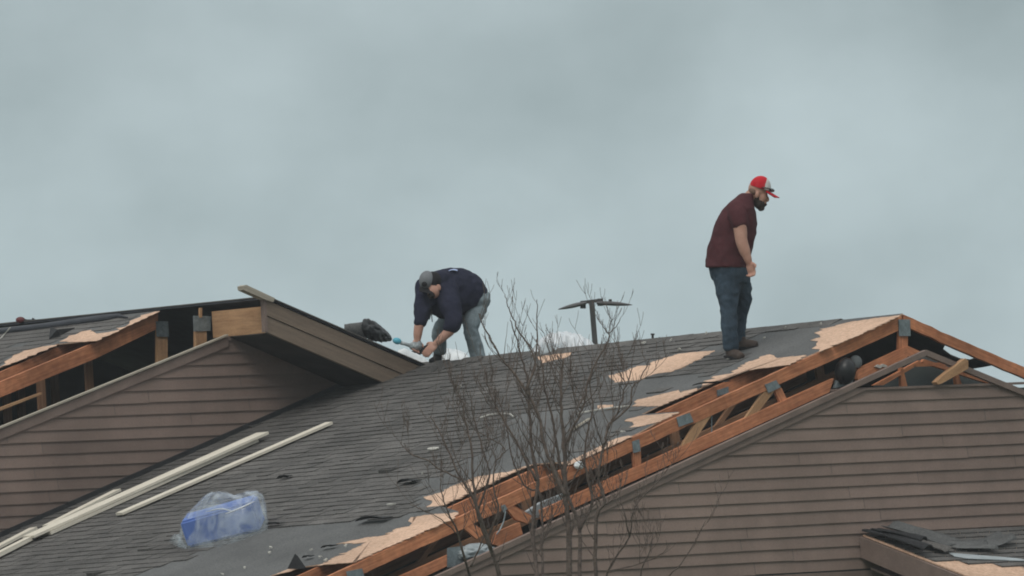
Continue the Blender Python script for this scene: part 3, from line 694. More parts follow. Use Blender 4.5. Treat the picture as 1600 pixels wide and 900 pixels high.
# ------------------------------------------------------------------ white boards on the roof
def board(p, q, wpx, label, h0=.012, ht=.035, matl=WHITEB, notch=None):
    P0, P1 = roof(*p, h0 + .03), roof(*q, h0 + .03); ax = (P1 - P0).normalized(); sd_ = NR.cross(ax).normalized()
    e0, e1 = proj(P0), proj(P0 + sd_); k = abs((e1[0] - e0[0]) * (q[1] - p[1]) - (e1[1] - e0[1]) * (q[0] - p[0])) / math.hypot(q[0] - p[0], q[1] - p[1])
    vis = wpx - ht * S(0) * .75
    m = MB(); w_ = max(.04, vis / k); m.beam(P0, P1, sd_, w_, NR, ht, random.uniform(.95, 1.05))
    return single('white_board', m, matl, P0, label, 'board', 'white boards lying on the roof')
board((45, 841), (411, 679), 9, 'longest white board, upper one of the stacked pair on the roof', .035, .025)
board((72, 836), (396, 691), 9, 'white board tucked under the longest board on its lower side', .0, .03)
board((187, 805), (515, 663), 6.5, 'single thin white board lying above the blue bundle', .006, .025)
board((73, 824), (184, 768), 6.5, 'short white board slanting out above the stacked pair', .02, .025)
board((-40, 876), (53, 828), 7, 'short white board end nearest the siding at the lower left corner', .01, .028)
board((-60, 899), (46, 845), 8, 'white board running off the lower left corner below the other end', .01, .04)

def blob(c, ax, ay, az, amp, freq, seed, sub=5, flat=True, ridge=True, e=1.0):
    bm = bmesh.new(); bmesh.ops.create_icosphere(bm, subdivisions=sub, radius=1)
    mb = MB(); sg = lambda x: math.copysign(abs(x) ** e, x)
    for v in bm.verts:
        p = v.co.copy(); q_ = p * freq + V((seed, seed * 1.7, seed * .3))
        n_ = noise.noise(q_); n2 = noise.noise(q_ * 2.3)
        d = (1 - abs(n_) * 2.2) * .65 + n2 * .5 if ridge else n_ + n2 * .4
        k = 1 + amp * d
        z = p.z if not flat else max(p.z, -.12 + .03 * n2)
        mb.v.append(V(c) + V(ax) * sg(p.x) * k + V(ay) * sg(p.y) * k + V(az) * sg(z) * k)
    for f in bm.faces: mb.f.append([v.index for v in f.verts]); mb.uv.append([(0, 0)] * 3); mb.t.append(1); mb.m.append(0)
    bm.free(); return mb

# ------------------------------------------------------------------ things along the left wing
# grey board on the rake
P0 = gp(383, 451, BFA - .01); P1 = gp(428, 470, BFA - .01)
m = MB(); m.prism(gpoly([(380, 447), (385, 445), (430, 466), (427, 472), (415, 468), (381, 453)], BFA - .05), DD * .10)
single('loose_board', m, GREYB, gp(415, 468, BFA), 'weathered grey board end sticking up over the left gable peak', 'board')
# black plastic roll on the far slope
bR = BFA + .35
ra = gp(553, 523, bR); rb = gp(604, 529, bR)
m = MB(); rings = []
path = [(566, 516, 8), (572, 515, 15), (580, 515.5, 16), (588, 517, 15.5), (596, 520, 13), (603, 523, 9.5), (609, 526, 6), (612, 527.5, 2.5)]
fine = []
for i in range(len(path) - 1):
    for k in range(4): fine.append(tuple(path[i][q_] + (path[i + 1][q_] - path[i][q_]) * k / 4 for q_ in range(3)))
fine.append(path[-1])
for i, (x, y, r) in enumerate(fine):
    c = gp(x, y, bR); r /= S(2.5); nz_ = lambda t: noise.noise(V((cos(t) * 2.2, sin(t) * 2.2, i * .22 + 4)))
    rings.append([c + (UPV * cos(t) + FWD * 1.1 * sin(t) + RGT * .35 * cos(t) * -1) * r * (1 + .28 * (.6 - abs(nz_(t)) * 2.2) + .12 * noise.noise(V((cos(t) * 6, sin(t) * 6, i * .5)))) for t in [2 * pi * k / 40 for k in range(40)]])
m.rings(rings)
roll = thing('plastic_roll', 'black plastic wrapped roll lying on the rake left of the bending worker', 'roll', gp(575, 545, bR))
m.build('wrapped_end', BLACKP, roll, smooth=True)
m = MB(); rings = []
for j in range(9):
    f = j / 8; c = gp(538 + 36 * f, 514 + 1.5 * f, bR + .02)
    r = (7.5 + 6 * f) / S(2.5)
    rings.append([c + (UPV * cos(t) + FWD * sin(t)) * r * (1 + .06 * noise.noise(V((cos(t), sin(t), f * 6)))) for t in [2 * pi * k / 18 for k in range(18)]])
m.rings(rings); m.build('felt_roll', FELT, roll, smooth=True)
# white plastic sheet along the rake and behind the ridge
def spl(P, n=4):
    out = []
    for i in range(len(P) - 1):
        p0 = P[max(i - 1, 0)]; p1 = P[i]; p2 = P[i + 1]; p3 = P[min(i + 2, len(P) - 1)]
        for k in range(n):
            t = k / n; out.append(.5 * ((2 * p1) + (p2 - p0) * t + (2 * p0 - 5 * p1 + 4 * p2 - p3) * t * t + (3 * p1 - p0 - 3 * p2 + p3) * t ** 3))
    out.append(P[-1]); return out
def pxheap(name, outline, Y, depth, mt, label, seed, amp=.02, cat='plastic sheet', base=None, pwr=.7, nu=46, nv=16, build=True):
    """crumpled heap whose silhouette follows an outline; real depth"""
    xs = [p[0] for p in outline]; x0, x1 = min(xs), max(xs)
    def top(x):
        for i in range(len(outline) - 1):
            if outline[i][0] <= x <= outline[i + 1][0]:
                f = (x - outline[i][0]) / max(1e-6, outline[i + 1][0] - outline[i][0]); return outline[i][1] + f * (outline[i + 1][1] - outline[i][1])
        return outline[-1][1]
    def interp(P, x):
        for i in range(len(P) - 1):
            if P[i][0] <= x <= P[i + 1][0]: return P[i][1] + (x - P[i][0]) / max(1e-6, P[i + 1][0] - P[i][0]) * (P[i + 1][1] - P[i][1])
        return P[-1][1]
    yb0 = max(p[1] for p in outline) + 6
    m = MB()
    def f(u, v):
        x = x0 + (x1 - x0) * u; t = top(x); w_ = pi * v; ybot = interp(base, x) if base else yb0; Yc = roof(x, ybot).y + depth * .5 if base else Y
        hgt = sin(w_) ** pwr if 0 < v < 1 else 0
        y = ybot + (t - ybot) * hgt
        P_ = yp(x, y, Yc - depth / 2 * cos(w_))
        nz = noise.noise(V((u * 9 + seed, v * 4, seed))); n2 = noise.noise(V((u * 21, v * 11 + seed, 2)))
        return P_ + (UPV * .4 + FWD * -.8) * amp * (1 - abs(nz) * 2.4 + .8 * n2) * min(1, hgt * 2)
    sheet(f, nu, nv, .004, m)
    if not build: return m
    return single(name, m, mt, yp((x0 + x1) / 2, yb0, Y), label, cat, smooth=True)
# ------------------------------------------------------------------ blue bundle in clear plastic
bx = [roof(x, y, .02) for x, y in ((294, 857), (408, 829), (415, 813), (303, 841))]; bc = sum(bx, V()) / 4
bm = bmesh.new(); hh = NR * .235 + UPV * .03
bv = [bm.verts.new(p - bc) for p in bx] + [bm.verts.new(p - bc + hh * k + BDIR * .02) for p, k in zip(bx, (.98, 1.08, 1.0, .92))]
for f in ((3, 2, 1, 0), (4, 5, 6, 7), (0, 1, 5, 4), (1, 2, 6, 5), (2, 3, 7, 6), (3, 0, 4, 7)): bm.faces.new([bv[k] for k in f])
bmesh.ops.bevel(bm, geom=bm.edges[:], offset=.022, segments=3, affect='EDGES'); me = bpy.data.meshes.new('blue_package'); bm.to_mesh(me); bm.free(); me.materials.append(BLUEF)
bp_ = bpy.data.objects.new('blue_package', me); COL.objects.link(bp_); bp_.location = bc
tag(bp_, 'blue block shaped package inside the clear plastic bag on the roof', 'package')
bag = thing('plastic_bag', 'crumpled clear plastic bag wrapped around the blue package', 'plastic bag', bc)
BASE = [(262, 846), (275, 857), (292, 861), (340, 857), (378, 846), (420, 829)]
m = pxheap('', [(279, 846), (282, 822), (286, 810), (300, 796), (318, 777), (330, 769), (350, 769), (366, 775), (384, 769), (398, 767), (410, 773), (416, 788), (418, 812), (415, 828)], 0, .50, CLEARP, '', 4, .022, base=BASE, pwr=.45, nu=60, nv=26, build=False)
m.build('bag_film', CLEARP, bag, smooth=True)
m = pxheap('', [(265, 846), (268, 839), (274, 835), (281, 837), (288, 850), (292, 858)], 0, .2, CLEARP, '', 7, .02, base=BASE, pwr=.6, nu=20, nv=12, build=False)
m.build('bag_tail', CLEARP, bag, smooth=True)
for (a_, b_, c_) in (((300, 815), (325, 806), (352, 803)), ((352, 803), (380, 792), (398, 783)), ((322, 800), (345, 795), (366, 800)), ((310, 812), (300, 825), (298, 845))):
    m = MB(); yb = roof((a_[0] + c_[0]) / 2, 850).y - .05; m.tube(spl([yp(*a_, yb), yp(*b_, yb - .01), yp(*c_, yb)], 4), [.002, .004, .006, .007, .0075, .007, .006, .004, .002], 6)
    m.build('bag_crease', WGP, bag, smooth=True)
YB = loc(gp(690, 565, BFA + .9)) and gp(690, 565, BFA + .9).y
pxheap('plastic_sheet', [(676, 571), (684, 552), (698, 545), (715, 548), (727, 553), (736, 563), (738, 572)], YB + .6, .5, WHITEP, 'white crumpled plastic sheet between the legs of the bending worker', 3, .018)
pxheap('plastic_sheet', [(622, 548), (632, 545), (645, 551), (655, 555), (664, 560), (674, 572)], gp(650, 560, BFA + .25).y, .25, WHITEP, 'strip of white plastic sheet under the hands of the bending worker', 5, .008)
pxheap('plastic_sheet', [(826, 556), (838, 543), (846, 532), (862, 524), (880, 520), (898, 524), (912, 529), (924, 537), (934, 547)], gp(880, 548, 5).y + .9, .8, WGP, 'large heap of crumpled white plastic behind the ridge below the lamp', 8, .07)
pxheap('plastic_sheet', [(843, 556), (846, 543), (858, 537), (872, 539), (880, 548), (884, 553)], gp(880, 548, 5).y + .42, .3, GREYP, 'small grey translucent plastic bunch in front of the large white heap', 12, .02)
# pale plastic inside the attic gap
m = MB(); cs = gpoly([(818, 803), (846, 785), (884, 770), (886, 786), (850, 806), (826, 812)], .16)
m.prism(cs, DD * .05); single('plastic_sheet', m, GREYP, cs[0], 'pale plastic sheet showing through the truss gap behind the tree trunks', 'plastic sheet')
m = blob(gp(745, 864, -.02), WD * .17, DD * .05, ZD * .07, .5, 3, 6, 4, flat=False); single('plastic_sheet', m, GREYP, gp(745, 872, -.02), 'pale plastic scrap caught between truss plate and rake trim low behind the tree', 'plastic sheet', smooth=True)
m = blob(gp(905, 727, -.03), WD * .05, DD * .03, ZD * .035, .3, 2, 3, 3, flat=False); single('plastic_scrap', m, WHITEP, gp(905, 731, -.03), 'small bright white scrap stuck to the upper truss chord behind the tree', 'plastic scrap', smooth=True)
m = MB(); m.prism(gpoly([(1368, 573), (1372, 569.5), (1376, 571), (1380, 568.5), (1387, 571.5), (1384, 574), (1379, 573), (1375, 575.5)], -.03), DD * .03)
single('wood_splinter', m, SCRAP, gp(1376, 574, -.02), 'pale splintered wood on the broken chord right of the black dome', 'wood scrap')
# loose board in the open triangle
m = MB(); m.prism(gpoly([(1463, 597), (1470, 590), (1499, 567), (1509, 560), (1513, 564), (1513, 576), (1472, 599), (1466, 601)], BF - .09), DD * .07)
single('loose_board', m, PLY, gp(1468, 602, BF), 'orange board end jammed diagonally in the open right gable peak', 'board')
# black dome in the truss gap
dm = thing('vent_dome', 'round black dome with a grey disc wedged in the broken truss gap', 'vent', gp(1322, 602, -.06))
m = MB(); m.ell(gp(1321, 580, -.06), RGT * .102, FWD * .11, (UPV * 1.0 + RGT * .08) * .128, 24, 16); m.build('dome', BLACKP, dm, smooth=True)
m = MB(); m.ell(gp(1337, 566, .02), RGT * .062, FWD * .03, UPV * .066, 20, 10); m.build('disc', LAMPG, dm, smooth=True)
m = MB(); m.prism(gpoly([(1310, 594), (1330, 590), (1334, 600), (1306, 606)], -.03), DD * .05); m.build('bracket', METAL, dm)
# dark tarp strip along the far left ridge
m = MB(); ridL = lambda x: lr(x, 0)
tp = [(-60, 522), (0, 513), (60, 506), (110, 499), (160, 492), (185, 490), (200, 495)]
rings = []
for i, (x, y) in enumerate(tp):
    w_ = [6, 6, 6, 6.5, 7, 4, 1.5][i]; c = lr(x, y + w_ * .9, .03)
    r = w_ / S(3)
    rings.append([c + (UPV * cos(t) * .95 * (1 + .15 * noise.noise(V((i, cos(t), 1)))) + FWD * sin(t) * 1.6) * r for t in [2 * pi * k / 14 for k in range(14)]])
m.rings(rings); single('tarpaper_roll', m, TARPM, lr(60, 518, 0), 'dark rolled tar paper lying along the far left ridge', 'tar paper', smooth=True)
P = lr(77, 531, .02); m = MB(); m.prism([lr(77, 530, .02), lr(79, 512, .05), lr(90, 516, .09), lr(117, 513, .05), lr(95, 524, .03)], nll * .008)
single('tarpaper_flap', m, DKSH, P, 'black torn flap lying on the far left roof slope', 'tar paper')
nz = thing('nail_gun', 'small dark red tool lying on the far left ridge', 'tool', lr(42, 506, .1))
YT = lr(42, 508).y
m = MB(); m.ell(yp(32, 500, YT), RGT * .05, FWD * .04, UPV * .034, 14, 8); m.build('motor', REDT, nz, smooth=True)
m = MB(); m.tube([yp(32, 501, YT), yp(42, 503, YT), yp(55, 502, YT), yp(64, 504, YT)], [.03, .026, .022, .012], 10); m.tube([yp(52, 497, YT), yp(51, 503, YT), yp(58, 505, YT)], [.012, .016, .012], 8); m.build('body', BLACKC, nz, smooth=True)
m = MB(); m.tube([lr(-20, 540, .02), lr(2, 528, .03), lr(9, 520, .03), lr(16, 512, .09)], .008, 6)
single('rope', m, SCRAP, lr(2, 528, 0), 'thin pale rope hanging over the far left ridge', 'rope', smooth=True)

# ------------------------------------------------------------------ lamp post behind the building
YL = 45.0; sL = S(YL)
lp = thing('street_lamp', 'dark twin headed parking lot lamp rising behind the roof ridge', 'street lamp', V((yp(928, 545, YL).x + .05, YL, 0)))
pt, pb = yp(924.5, 472, YL), yp(930.5, 545, YL)
dirp = (pb - pt).normalized(); base = pt + dirp * ((pt.z - 0) / -dirp.z)
lp.location = base
m = MB(); hw = 4.2 / sL
u_ = RGT; 
m.prism([base - u_ * hw - FWD * hw, base + u_ * hw - FWD * hw, base + u_ * hw + FWD * hw, base - u_ * hw + FWD * hw], pt - base); m.build('pole', LAMPM, lp)
m = MB(); m.beam(yp(908, 475.5, YL), yp(942, 471.5, YL), FWD, .05, UPV, .05); m.prism([yp(921, 469, YL), yp(927, 469, YL), yp(927, 473, YL), yp(921, 473, YL)], FWD * .06); m.build('cross_arm', LAMPM, lp)
for sx, (c, tip, root_) in enumerate((((895, 479.5), (872, 483.5), (916, 473.6)), ((962, 474.8), (988, 476.5), (932, 473.6)))):
    m = MB(); rings = []
    for j in range(13):
        f = j / 12; x = root_[0] + (tip[0] - root_[0]) * f; y = root_[1] + (tip[1] - root_[1]) * f
        hgt = 4.0 * sin(pi * (.2 + .78 * f)) ** .75 / sL; ww = .16 * math.sqrt(max(.03, 1 - f ** 2.2))
        c_ = yp(x, y, YL)
        rings.append([c_ + UPV * hgt * max(-.75, sin(t)) + FWD * ww * cos(t) for t in [2 * pi * k / 16 for k in range(16)]])
    m.rings(rings); h_ = m.build('lamp_head', LAMPM, lp, smooth=True)
    m = MB(); jx = (911, 476) if sx == 0 else (938, 472)
    m.tube([yp(jx[0], jx[1] - 5.5, YL), yp(jx[0], jx[1] + 6, YL)], 4.6 / sL, 12); m.build('knuckle', LAMPM, h_, smooth=False)
    if sx: m = MB(); m.tube([yp(953.5, 467.5, YL), yp(953.5, 473, YL)], 2.6 / sL, 10); m.build('photocell', LAMPM, h_)
# vent pipes on the ridge
for x, y0, y1, lb in ((1020, 521, 534, 'taller thin vent pipe poking above the ridge right of the lamp'), (1032, 527, 533, 'shorter thin stub poking above the ridge right of the lamp')):
    m = MB(); b = 4.0; P_ = yp(x, y1 + 3, gp(x, y1, 3.9).y + .2); m.tube([P_, yp(x - .3, y0, P_.y)], .012, 8); m.tube([yp(x - .3, y0 + 2.5, P_.y), yp(x - .3, y0, P_.y)], .02, 8)
    single('vent_pipe', m, LAMPM, P_, lb, 'vent pipe')

# ------------------------------------------------------------------ people
def fuse(mb, name, matl, parent, voxel=.008, sm=4, wrinkle=0.0, wf=(9, 9, 14), seed=0):
    """union of overlapping closed forms as one continuous skin"""
    o = mb.build(name, matl, parent)
    r = o.modifiers.new('r', 'REMESH'); r.mode = 'VOXEL'; r.voxel_size = voxel
    if sm: s_ = o.modifiers.new('s', 'SMOOTH'); s_.iterations = sm; s_.factor = .5
    dg = bpy.context.evaluated_depsgraph_get(); me = bpy.data.meshes.new_from_object(o.evaluated_get(dg))
    o.modifiers.clear(); o.data = me; me.name = name
    if wrinkle:
        nn = [v.normal.copy() for v in me.vertices]
        for v, n_ in zip(me.vertices, nn):
            p = V((v.co.x * wf[0], v.co.y * wf[1], v.co.z * wf[2])) + V((seed, 0, 0))
            w_ = noise.noise(p) * 2; w_ = (1 - abs(w_)) + .5 * noise.noise(p * 2.1)
            v.co += n_ * wrinkle * w_
    for p in me.polygons: p.use_smooth = True
    if not me.materials: me.materials.append(matl)
    return o
class Fig:
    """places body cross-sections from the pose: x,y in the picture, dy metres of depth"""
    def __init__(s, Y): s.Y = Y; s.S = S(Y)
    def p(s, x, y, dy=0): return yp(x, y, s.Y + dy)
    def limb(s, mb, pts, n=14, grow=0.0, flat=1.0):
        """(x,y,dy,r_px) tapering tube, rounded ends"""
        P = [s.p(a[0], a[1], a[2]) for a in pts]; R_ = [a[3] / s.S + grow for a in pts]
        P = [P[0] - (P[1] - P[0]).normalized() * R_[0] * .5] + P + [P[-1] + (P[-1] - P[-2]).normalized() * R_[-1] * .5]
        R_ = [R_[0] * .6] + R_ + [R_[-1] * .6]
        # resample smoothly
        Q, RR = [], []
        for i in range(len(P) - 1):
            p0 = P[max(i - 1, 0)]; p1 = P[i]; p2 = P[i + 1]; p3 = P[min(i + 2, len(P) - 1)]
            for k in range(4):
                t = k / 4; Q.append(.5 * ((2 * p1) + (p2 - p0) * t + (2 * p0 - 5 * p1 + 4 * p2 - p3) * t * t + (3 * p1 - p0 - 3 * p2 + p3) * t ** 3)); RR.append(R_[i] + (R_[i + 1] - R_[i]) * (3 * t * t - 2 * t ** 3))
        Q.append(P[-1]); RR.append(R_[-1]); mb.tube(Q, RR, n)
    def levels(s, mb, lv, axis='h', n=24, grow=0.0, e=.85):
        """(cx,cy,dy,r_px,rv_m): rings across the picture plane; axis h: rings lie level, v: rings stand upright"""
        rings = []; sg = lambda x: math.copysign(abs(x) ** e, x)
        cs = [(s.p(a[0], a[1], a[2]), a[3] / s.S + grow, a[4] + grow) for a in lv]
        out = []
        for i in range(len(cs) - 1):
            for k in range(4):
                t = k / 4; t2 = t
                g_ = [cs[max(i - 1, 0)], cs[i], cs[i + 1], cs[min(i + 2, len(cs) - 1)]]
                cr = lambda A, B, C, D: .5 * ((2 * B) + (C - A) * t + (2 * A - 5 * B + 4 * C - D) * t * t + (3 * B - A - 3 * C + D) * t ** 3)
                out.append((cr(*[q_[0] for q_ in g_]), max(.004, cr(*[q_[1] for q_ in g_])), max(.004, cr(*[q_[2] for q_ in g_]))))
        out.append(cs[-1])
        for c, ru, rv in out:
            U_ = RGT if axis == 'h' else UPV
            rings.append([c + U_ * ru * sg(cos(2 * pi * k / n)) + FWD * rv * sg(sin(2 * pi * k / n)) for k in range(n)])
        mb.rings(rings)
    def ell(s, mb, x, y, dy, rx, ry, rz, ang=0, grow=0.0, **k):
        ca, sa = cos(ang), sin(ang)
        mb.ell(s.p(x, y, dy), (RGT * ca - UPV * sa) * (rx / s.S + grow), FWD * (rz + grow), (RGT * sa + UPV * ca) * (ry / s.S + grow), **k)
def hand(fg, mb, wrist, palm, dirv, side, curl_, scale=1.0, thumb=1):
    """palm with four bent fingers and a thumb; dirv along the fingers, side across the palm (world vectors)"""
    d = dirv.normalized(); sd_ = (side - d * side.dot(d)).normalized(); nn = d.cross(sd_)
    k = scale; c = V(palm)
    mb.ell(c, d * .052 * k, sd_ * .044 * k, nn * .018 * k, 16, 8, e=.8)
    mb.tube([V(wrist), c - d * .03 * k], [.027 * k, .026 * k], 10)
    for i, ln in enumerate((.068, .078, .073, .056)):
        b0 = c + d * .045 * k + sd_ * (.031 - .021 * i) * k; pts = [b0 - d * .02 * k, b0]; a_ = curl_ * (.55 + .06 * i); q_ = b0; ang = 0
        for seg in (.42, .33, .25):
            ang += a_; q_ = q_ + (d * cos(ang) + nn * sin(ang)) * ln * seg * k; pts.append(q_)
        mb.tube(pts, [.0105 * k, .0105 * k, .0100 * k, .0092 * k, .0075 * k], 8)
    t0 = c - d * .025 * k + sd_ * .034 * k * thumb; t1 = t0 + (d * .5 + sd_ * .7 * thumb + nn * .3).normalized() * .034 * k; t2 = t1 + (d * .85 + sd_ * .2 * thumb + nn * .55).normalized() * .030 * k
    mb.tube([t0 - d * .01, t0, t1, t2], [.014 * k, .014 * k, .012 * k, .009 * k], 8)

# ---- standing worker
fn = roof(1148, 562); ff = roof(1171, 545)
YM = (fn.y + ff.y) / 2; A = Fig(YM); dn = fn.y - YM; df = ff.y - YM
man = thing('person', 'man in red cap and maroon t-shirt standing on the roof looking down', 'person', (fn + ff) / 2)
TORSO = [(1168, 303, 0, 8, .075), (1163, 310, 0, 13, .13), (1158, 319, 0, 18.5, .185), (1154, 331, 0, 25, .215), (1150.5, 347, 0, 30.5, .215), (1147, 364, 0, 33, .205), (1142.5, 381, 0, 33.5, .20), (1138.5, 398, 0, 33, .20), (1136, 412, 0, 32, .20)]
LEGN = [(1137, 428, dn * .3, 23), (1137.5, 452, dn * .55, 18.5), (1138, 469, dn * .7, 14.5), (1138, 484, dn * .8, 12), (1139, 505, dn * .9, 11.8), (1141, 525, dn * .96, 11.2), (1142.5, 544, dn, 11)]
LEGF = [(1151, 428, df * .3, 20), (1157, 450, df * .55, 16.5), (1161, 468, df * .7, 12.8), (1158.5, 486, df * .8, 10.6), (1154.5, 507, df * .9, 10), (1154, 530, df, 9.5)]
ARMN = [(1152, 330, -.20, 11.5), (1154.5, 345, -.245, 11), (1157, 362, -.26, 10.5), (1158.5, 376, -.27, 9.6), (1163, 390, -.27, 9), (1167.5, 402, -.265, 6.8), (1170, 409, -.26, 5.6)]
ARMF = [(1158, 330, .19, 10), (1160, 350, .24, 10), (1158, 372, .27, 9), (1160, 390, .27, 8), (1162, 404, .26, 5.5)]
mb = MB()
A.levels(mb, [(a[0], a[1], a[2], a[3] - 2, a[4] - .015) for a in TORSO] + [(1138, 428, 0, 26, .17), (1140, 440, 0, 22, .14)])
A.limb(mb, [(a[0], a[1], a[2], a[3] - 2) for a in LEGN]); A.limb(mb, [(a[0], a[1], a[2], a[3] - 2) for a in LEGF])
A.limb(mb, ARMN); A.limb(mb, ARMF)
A.limb(mb, [(1166, 314, 0, 10.5), (1173, 306, 0, 9.5), (1180, 299, 0, 9.5)])
A.ell(mb, 1184.5, 295, 0, 15.5, 16, .078, .35); A.ell(mb, 1189.5, 309, 0, 10, 13, .062, .35)
A.ell(mb, 1199.3, 311, 0, 3.0, 4.6, .016, -.15); A.ell(mb, 1194, 317.5, 0, 4, 4, .03)
A.ell(mb, 1183, 304.5, -.078, 3.4, 5.4, .012, .3); A.ell(mb, 1183, 304.5, .078, 3.4, 5.4, .012, .3)
hand(A, mb, A.p(1170, 408, -.26), A.p(1173, 418, -.26), A.p(1176.5, 431, -.27) - A.p(1171, 410, -.26), FWD * -.6 + RGT * .8, 1.05, 1.12)
hand(A, mb, A.p(1162, 404, .26), A.p(1164, 413, .26), A.p(1167, 425, .25) - A.p(1162, 406, .26), FWD * .7 + RGT * .7, 1.0, 1.05)
fuse(mb, 'body', SKIN, man, .007, 3)
mb = MB(); A.levels(mb, TORSO + [(1135.5, 417, 0, 32.2, .205)], grow=.006)
A.limb(mb, [(1150, 326, -.15, 13.5), (1152.5, 337, -.215, 14), (1156, 352, -.25, 12.5)], grow=.004); A.limb(mb, [(1158, 326, .13, 12), (1160, 340, .21, 12), (1160, 356, .25, 11)], grow=.004)
fuse(mb, 't_shirt', MAROON, man, .009, 3, .009, (7, 7, 8), 2)
mb = MB(); A.levels(mb, [(1137, 404, 0, 29, .185), (1138, 416, 0, 30, .195), (1139.5, 430, 0, 29, .19), (1142, 442, 0, 25, .16)]); A.limb(mb, LEGN, grow=.003); A.limb(mb, LEGF, grow=.003)
fuse(mb, 'jeans', JEAN1, man, .008, 2, .008, (12, 12, 12), 5)
for (hx_, hy_, tx, ty, dd) in ((1142, 549, 1158, 557, dn), (1157, 536, 1181, 538.5, df)):
    mb = MB(); tdy = dd - (.14 if dd == dn else .05)
    A.limb(mb, [(hx_, hy_ - 8, dd, 8.8), (hx_, hy_, dd, 9)]); A.limb(mb, [(hx_ - 1, hy_ + 4, dd + .02, 8), ((hx_ + tx) / 2, (hy_ + ty) / 2 + 1, (dd + tdy) / 2, 8), (tx, ty, tdy, 6.5)])
    bo = fuse(mb, 'boot', BOOT, man, .008, 3)
    q0, q1 = A.p(hx_ - 6, hy_ + 10, dd + .02), A.p(tx + 6, ty + 5.5, tdy); m = MB(); sdv = (q1 - q0).cross(UPV).normalized(); m.beam(q0, q1, sdv, .095, UPV, .022); m.build('sole', BLACKC, bo)
mb = MB(); A.ell(mb, 1187, 317.5, 0, 8.2, 9.5, .062, .5); A.ell(mb, 1182.8, 312, 0, 4.5, 8, .067, .3); A.ell(mb, 1189.5, 324.5, 0, 5.2, 5.5, .045, .3); A.ell(mb, 1195, 319.5, 0, 3.4, 2.4, .03)
fuse(mb, 'beard', BEARD, man, .007, 2, .003, (30, 30, 30))
mb = MB(); A.ell(mb, 1177.5, 299, 0, 9, 8.5, .0775, .4); fuse(mb, 'hair', HAIRM, man, .008, 2)
def cap(fg, par, name, c, ang, rx, ry, rzm, front_from, m_back, m_front, brim, brim_m, brim_w):
    """crown as half dome in two cloths, brim a curved plate"""
    ca, sa = cos(ang), sin(ang); X = RGT * ca - UPV * sa; Yv = FWD; Zv = RGT * sa + UPV * ca
    C_ = fg.p(*c); rx, ry = rx / fg.S, ry / fg.S
    mb = MB(); mb.ell(C_, X * rx, Yv * rzm, Zv * ry, 96, 60)
    keep = []
    for i, f in enumerate(mb.f):
        ctr = sum((mb.v[k] for k in f), V()) / len(f) - C_
        if ctr.dot(Zv) > -.05 * ry: keep.append(i)
    mb.m = [1 if (sum((mb.v[k] for k in f), V()) / len(f) - C_).dot(X) > front_from * rx else 0 for f in mb.f]
    mb.f = [mb.f[i] for i in keep]; mb.uv = [mb.uv[i] for i in keep]; mb.t = [mb.t[i] for i in keep]; mb.m = [mb.m[i] for i in keep]
    o = mb.build(name, [m_back, m_front], par, smooth=True)
    so = o.modifiers.new('s', 'SOLIDIFY'); so.thickness = .004
    root_, tip = brim; P0 = fg.p(*root_); P1 = fg.p(*tip); d = P1 - P0
    m = MB(); wv = Yv; upn = d.cross(wv).normalized(); upn = upn if upn.dot(UPV) > 0 else -upn
    f = lambda u, v: P0 + d * u * (1 - .28 * (2 * v - 1) ** 2) + wv * brim_w * (2 * v - 1) * (1 - .25 * u * u) - upn * .022 * (2 * v - 1) ** 2 
    sheet(f, 8, 12, .005, m); m.build('brim', brim_m, o, smooth=True)
    return o, X, Yv, Zv, C_
co, X_, Y_, Z_, C_ = cap(A, man, 'cap', (1187.5, 293.5, 0), .30, 17, 19, .088, .36, REDC, WHITEC, ((1198, 297, 0), (1218, 309.5, 0)), REDC, .085)
mb = MB()
A.ell(mb, 1205.5, 297, 0, 5.2, 3.0, .072, .3)
mb.tube([A.p(1207, 296, -.05), A.p(1197, 293.5, -.09), A.p(1190, 293, -.092)], .005, 6); mb.tube([A.p(1207, 296, .05), A.p(1197, 293.5, .09), A.p(1190, 293, .092)], .005, 6)
mb.build('sunglasses', LENS, man, smooth=True)
mb = MB()
for sg in (-1, 1): A.ell(mb, 1196.8, 306.2, .032 * sg, 1.6, 1.3, .012, .2)
mb.build('eyes', BLACKC, man, smooth=True)

# ---- bending worker
YW = gp(745, 570, 6.75).y; Bq = Fig(YW)
wk = thing('person', 'man in navy hoodie, grey cap and faded jeans bending over the ridge', 'person', Bq.p(720, 574, .1))
TB = [(760, 463, .22, 11, .11), (752, 460, .20, 21, .17), (742, 456.5, .17, 27, .195), (728, 455.5, .12, 33, .21), (710, 456.5, .05, 36, .22), (693, 459, -.03, 37, .23), (678, 459, -.08, 32, .22), (666, 457, -.10, 22, .19), (659, 455, -.11, 12, .14)]
LN = [(747, 466, .16, 19), (744, 482, .14, 16.5), (737.5, 501, .06, 12.6), (736, 517, .03, 11.2), (740, 532, .05, 10.6), (745, 550, .08, 11), (748, 568, .10, 11)]
LF_ = [(738, 476, .26, 17), (716, 492, .24, 14.5), (694, 507, .22, 12), (686.5, 521, .24, 10.8), (687, 535, .30, 10), (688, 548, .36, 9)]
AF = [(664, 452, -.16, 13), (661.5, 471, -.22, 11.5), (659, 490, -.25, 11), (655.5, 505, -.27, 8), (653, 520, -.28, 7.2), (652, 533, -.28, 5.2)]
AN = [(698, 458, -.22, 17), (706, 482, -.32, 14), (709.5, 501, -.37, 11.5), (704, 515, -.38, 8.4), (694, 525, -.37, 7.2), (682, 536, -.36, 5.2)]
mb = MB(); Bq.levels(mb, [(a[0], a[1], a[2], a[3] - 2.5, a[4] - .02) for a in TB], 'v')
for q_ in (LN, LF_): Bq.limb(mb, [(a[0], a[1], a[2], a[3] - 2) for a in q_])
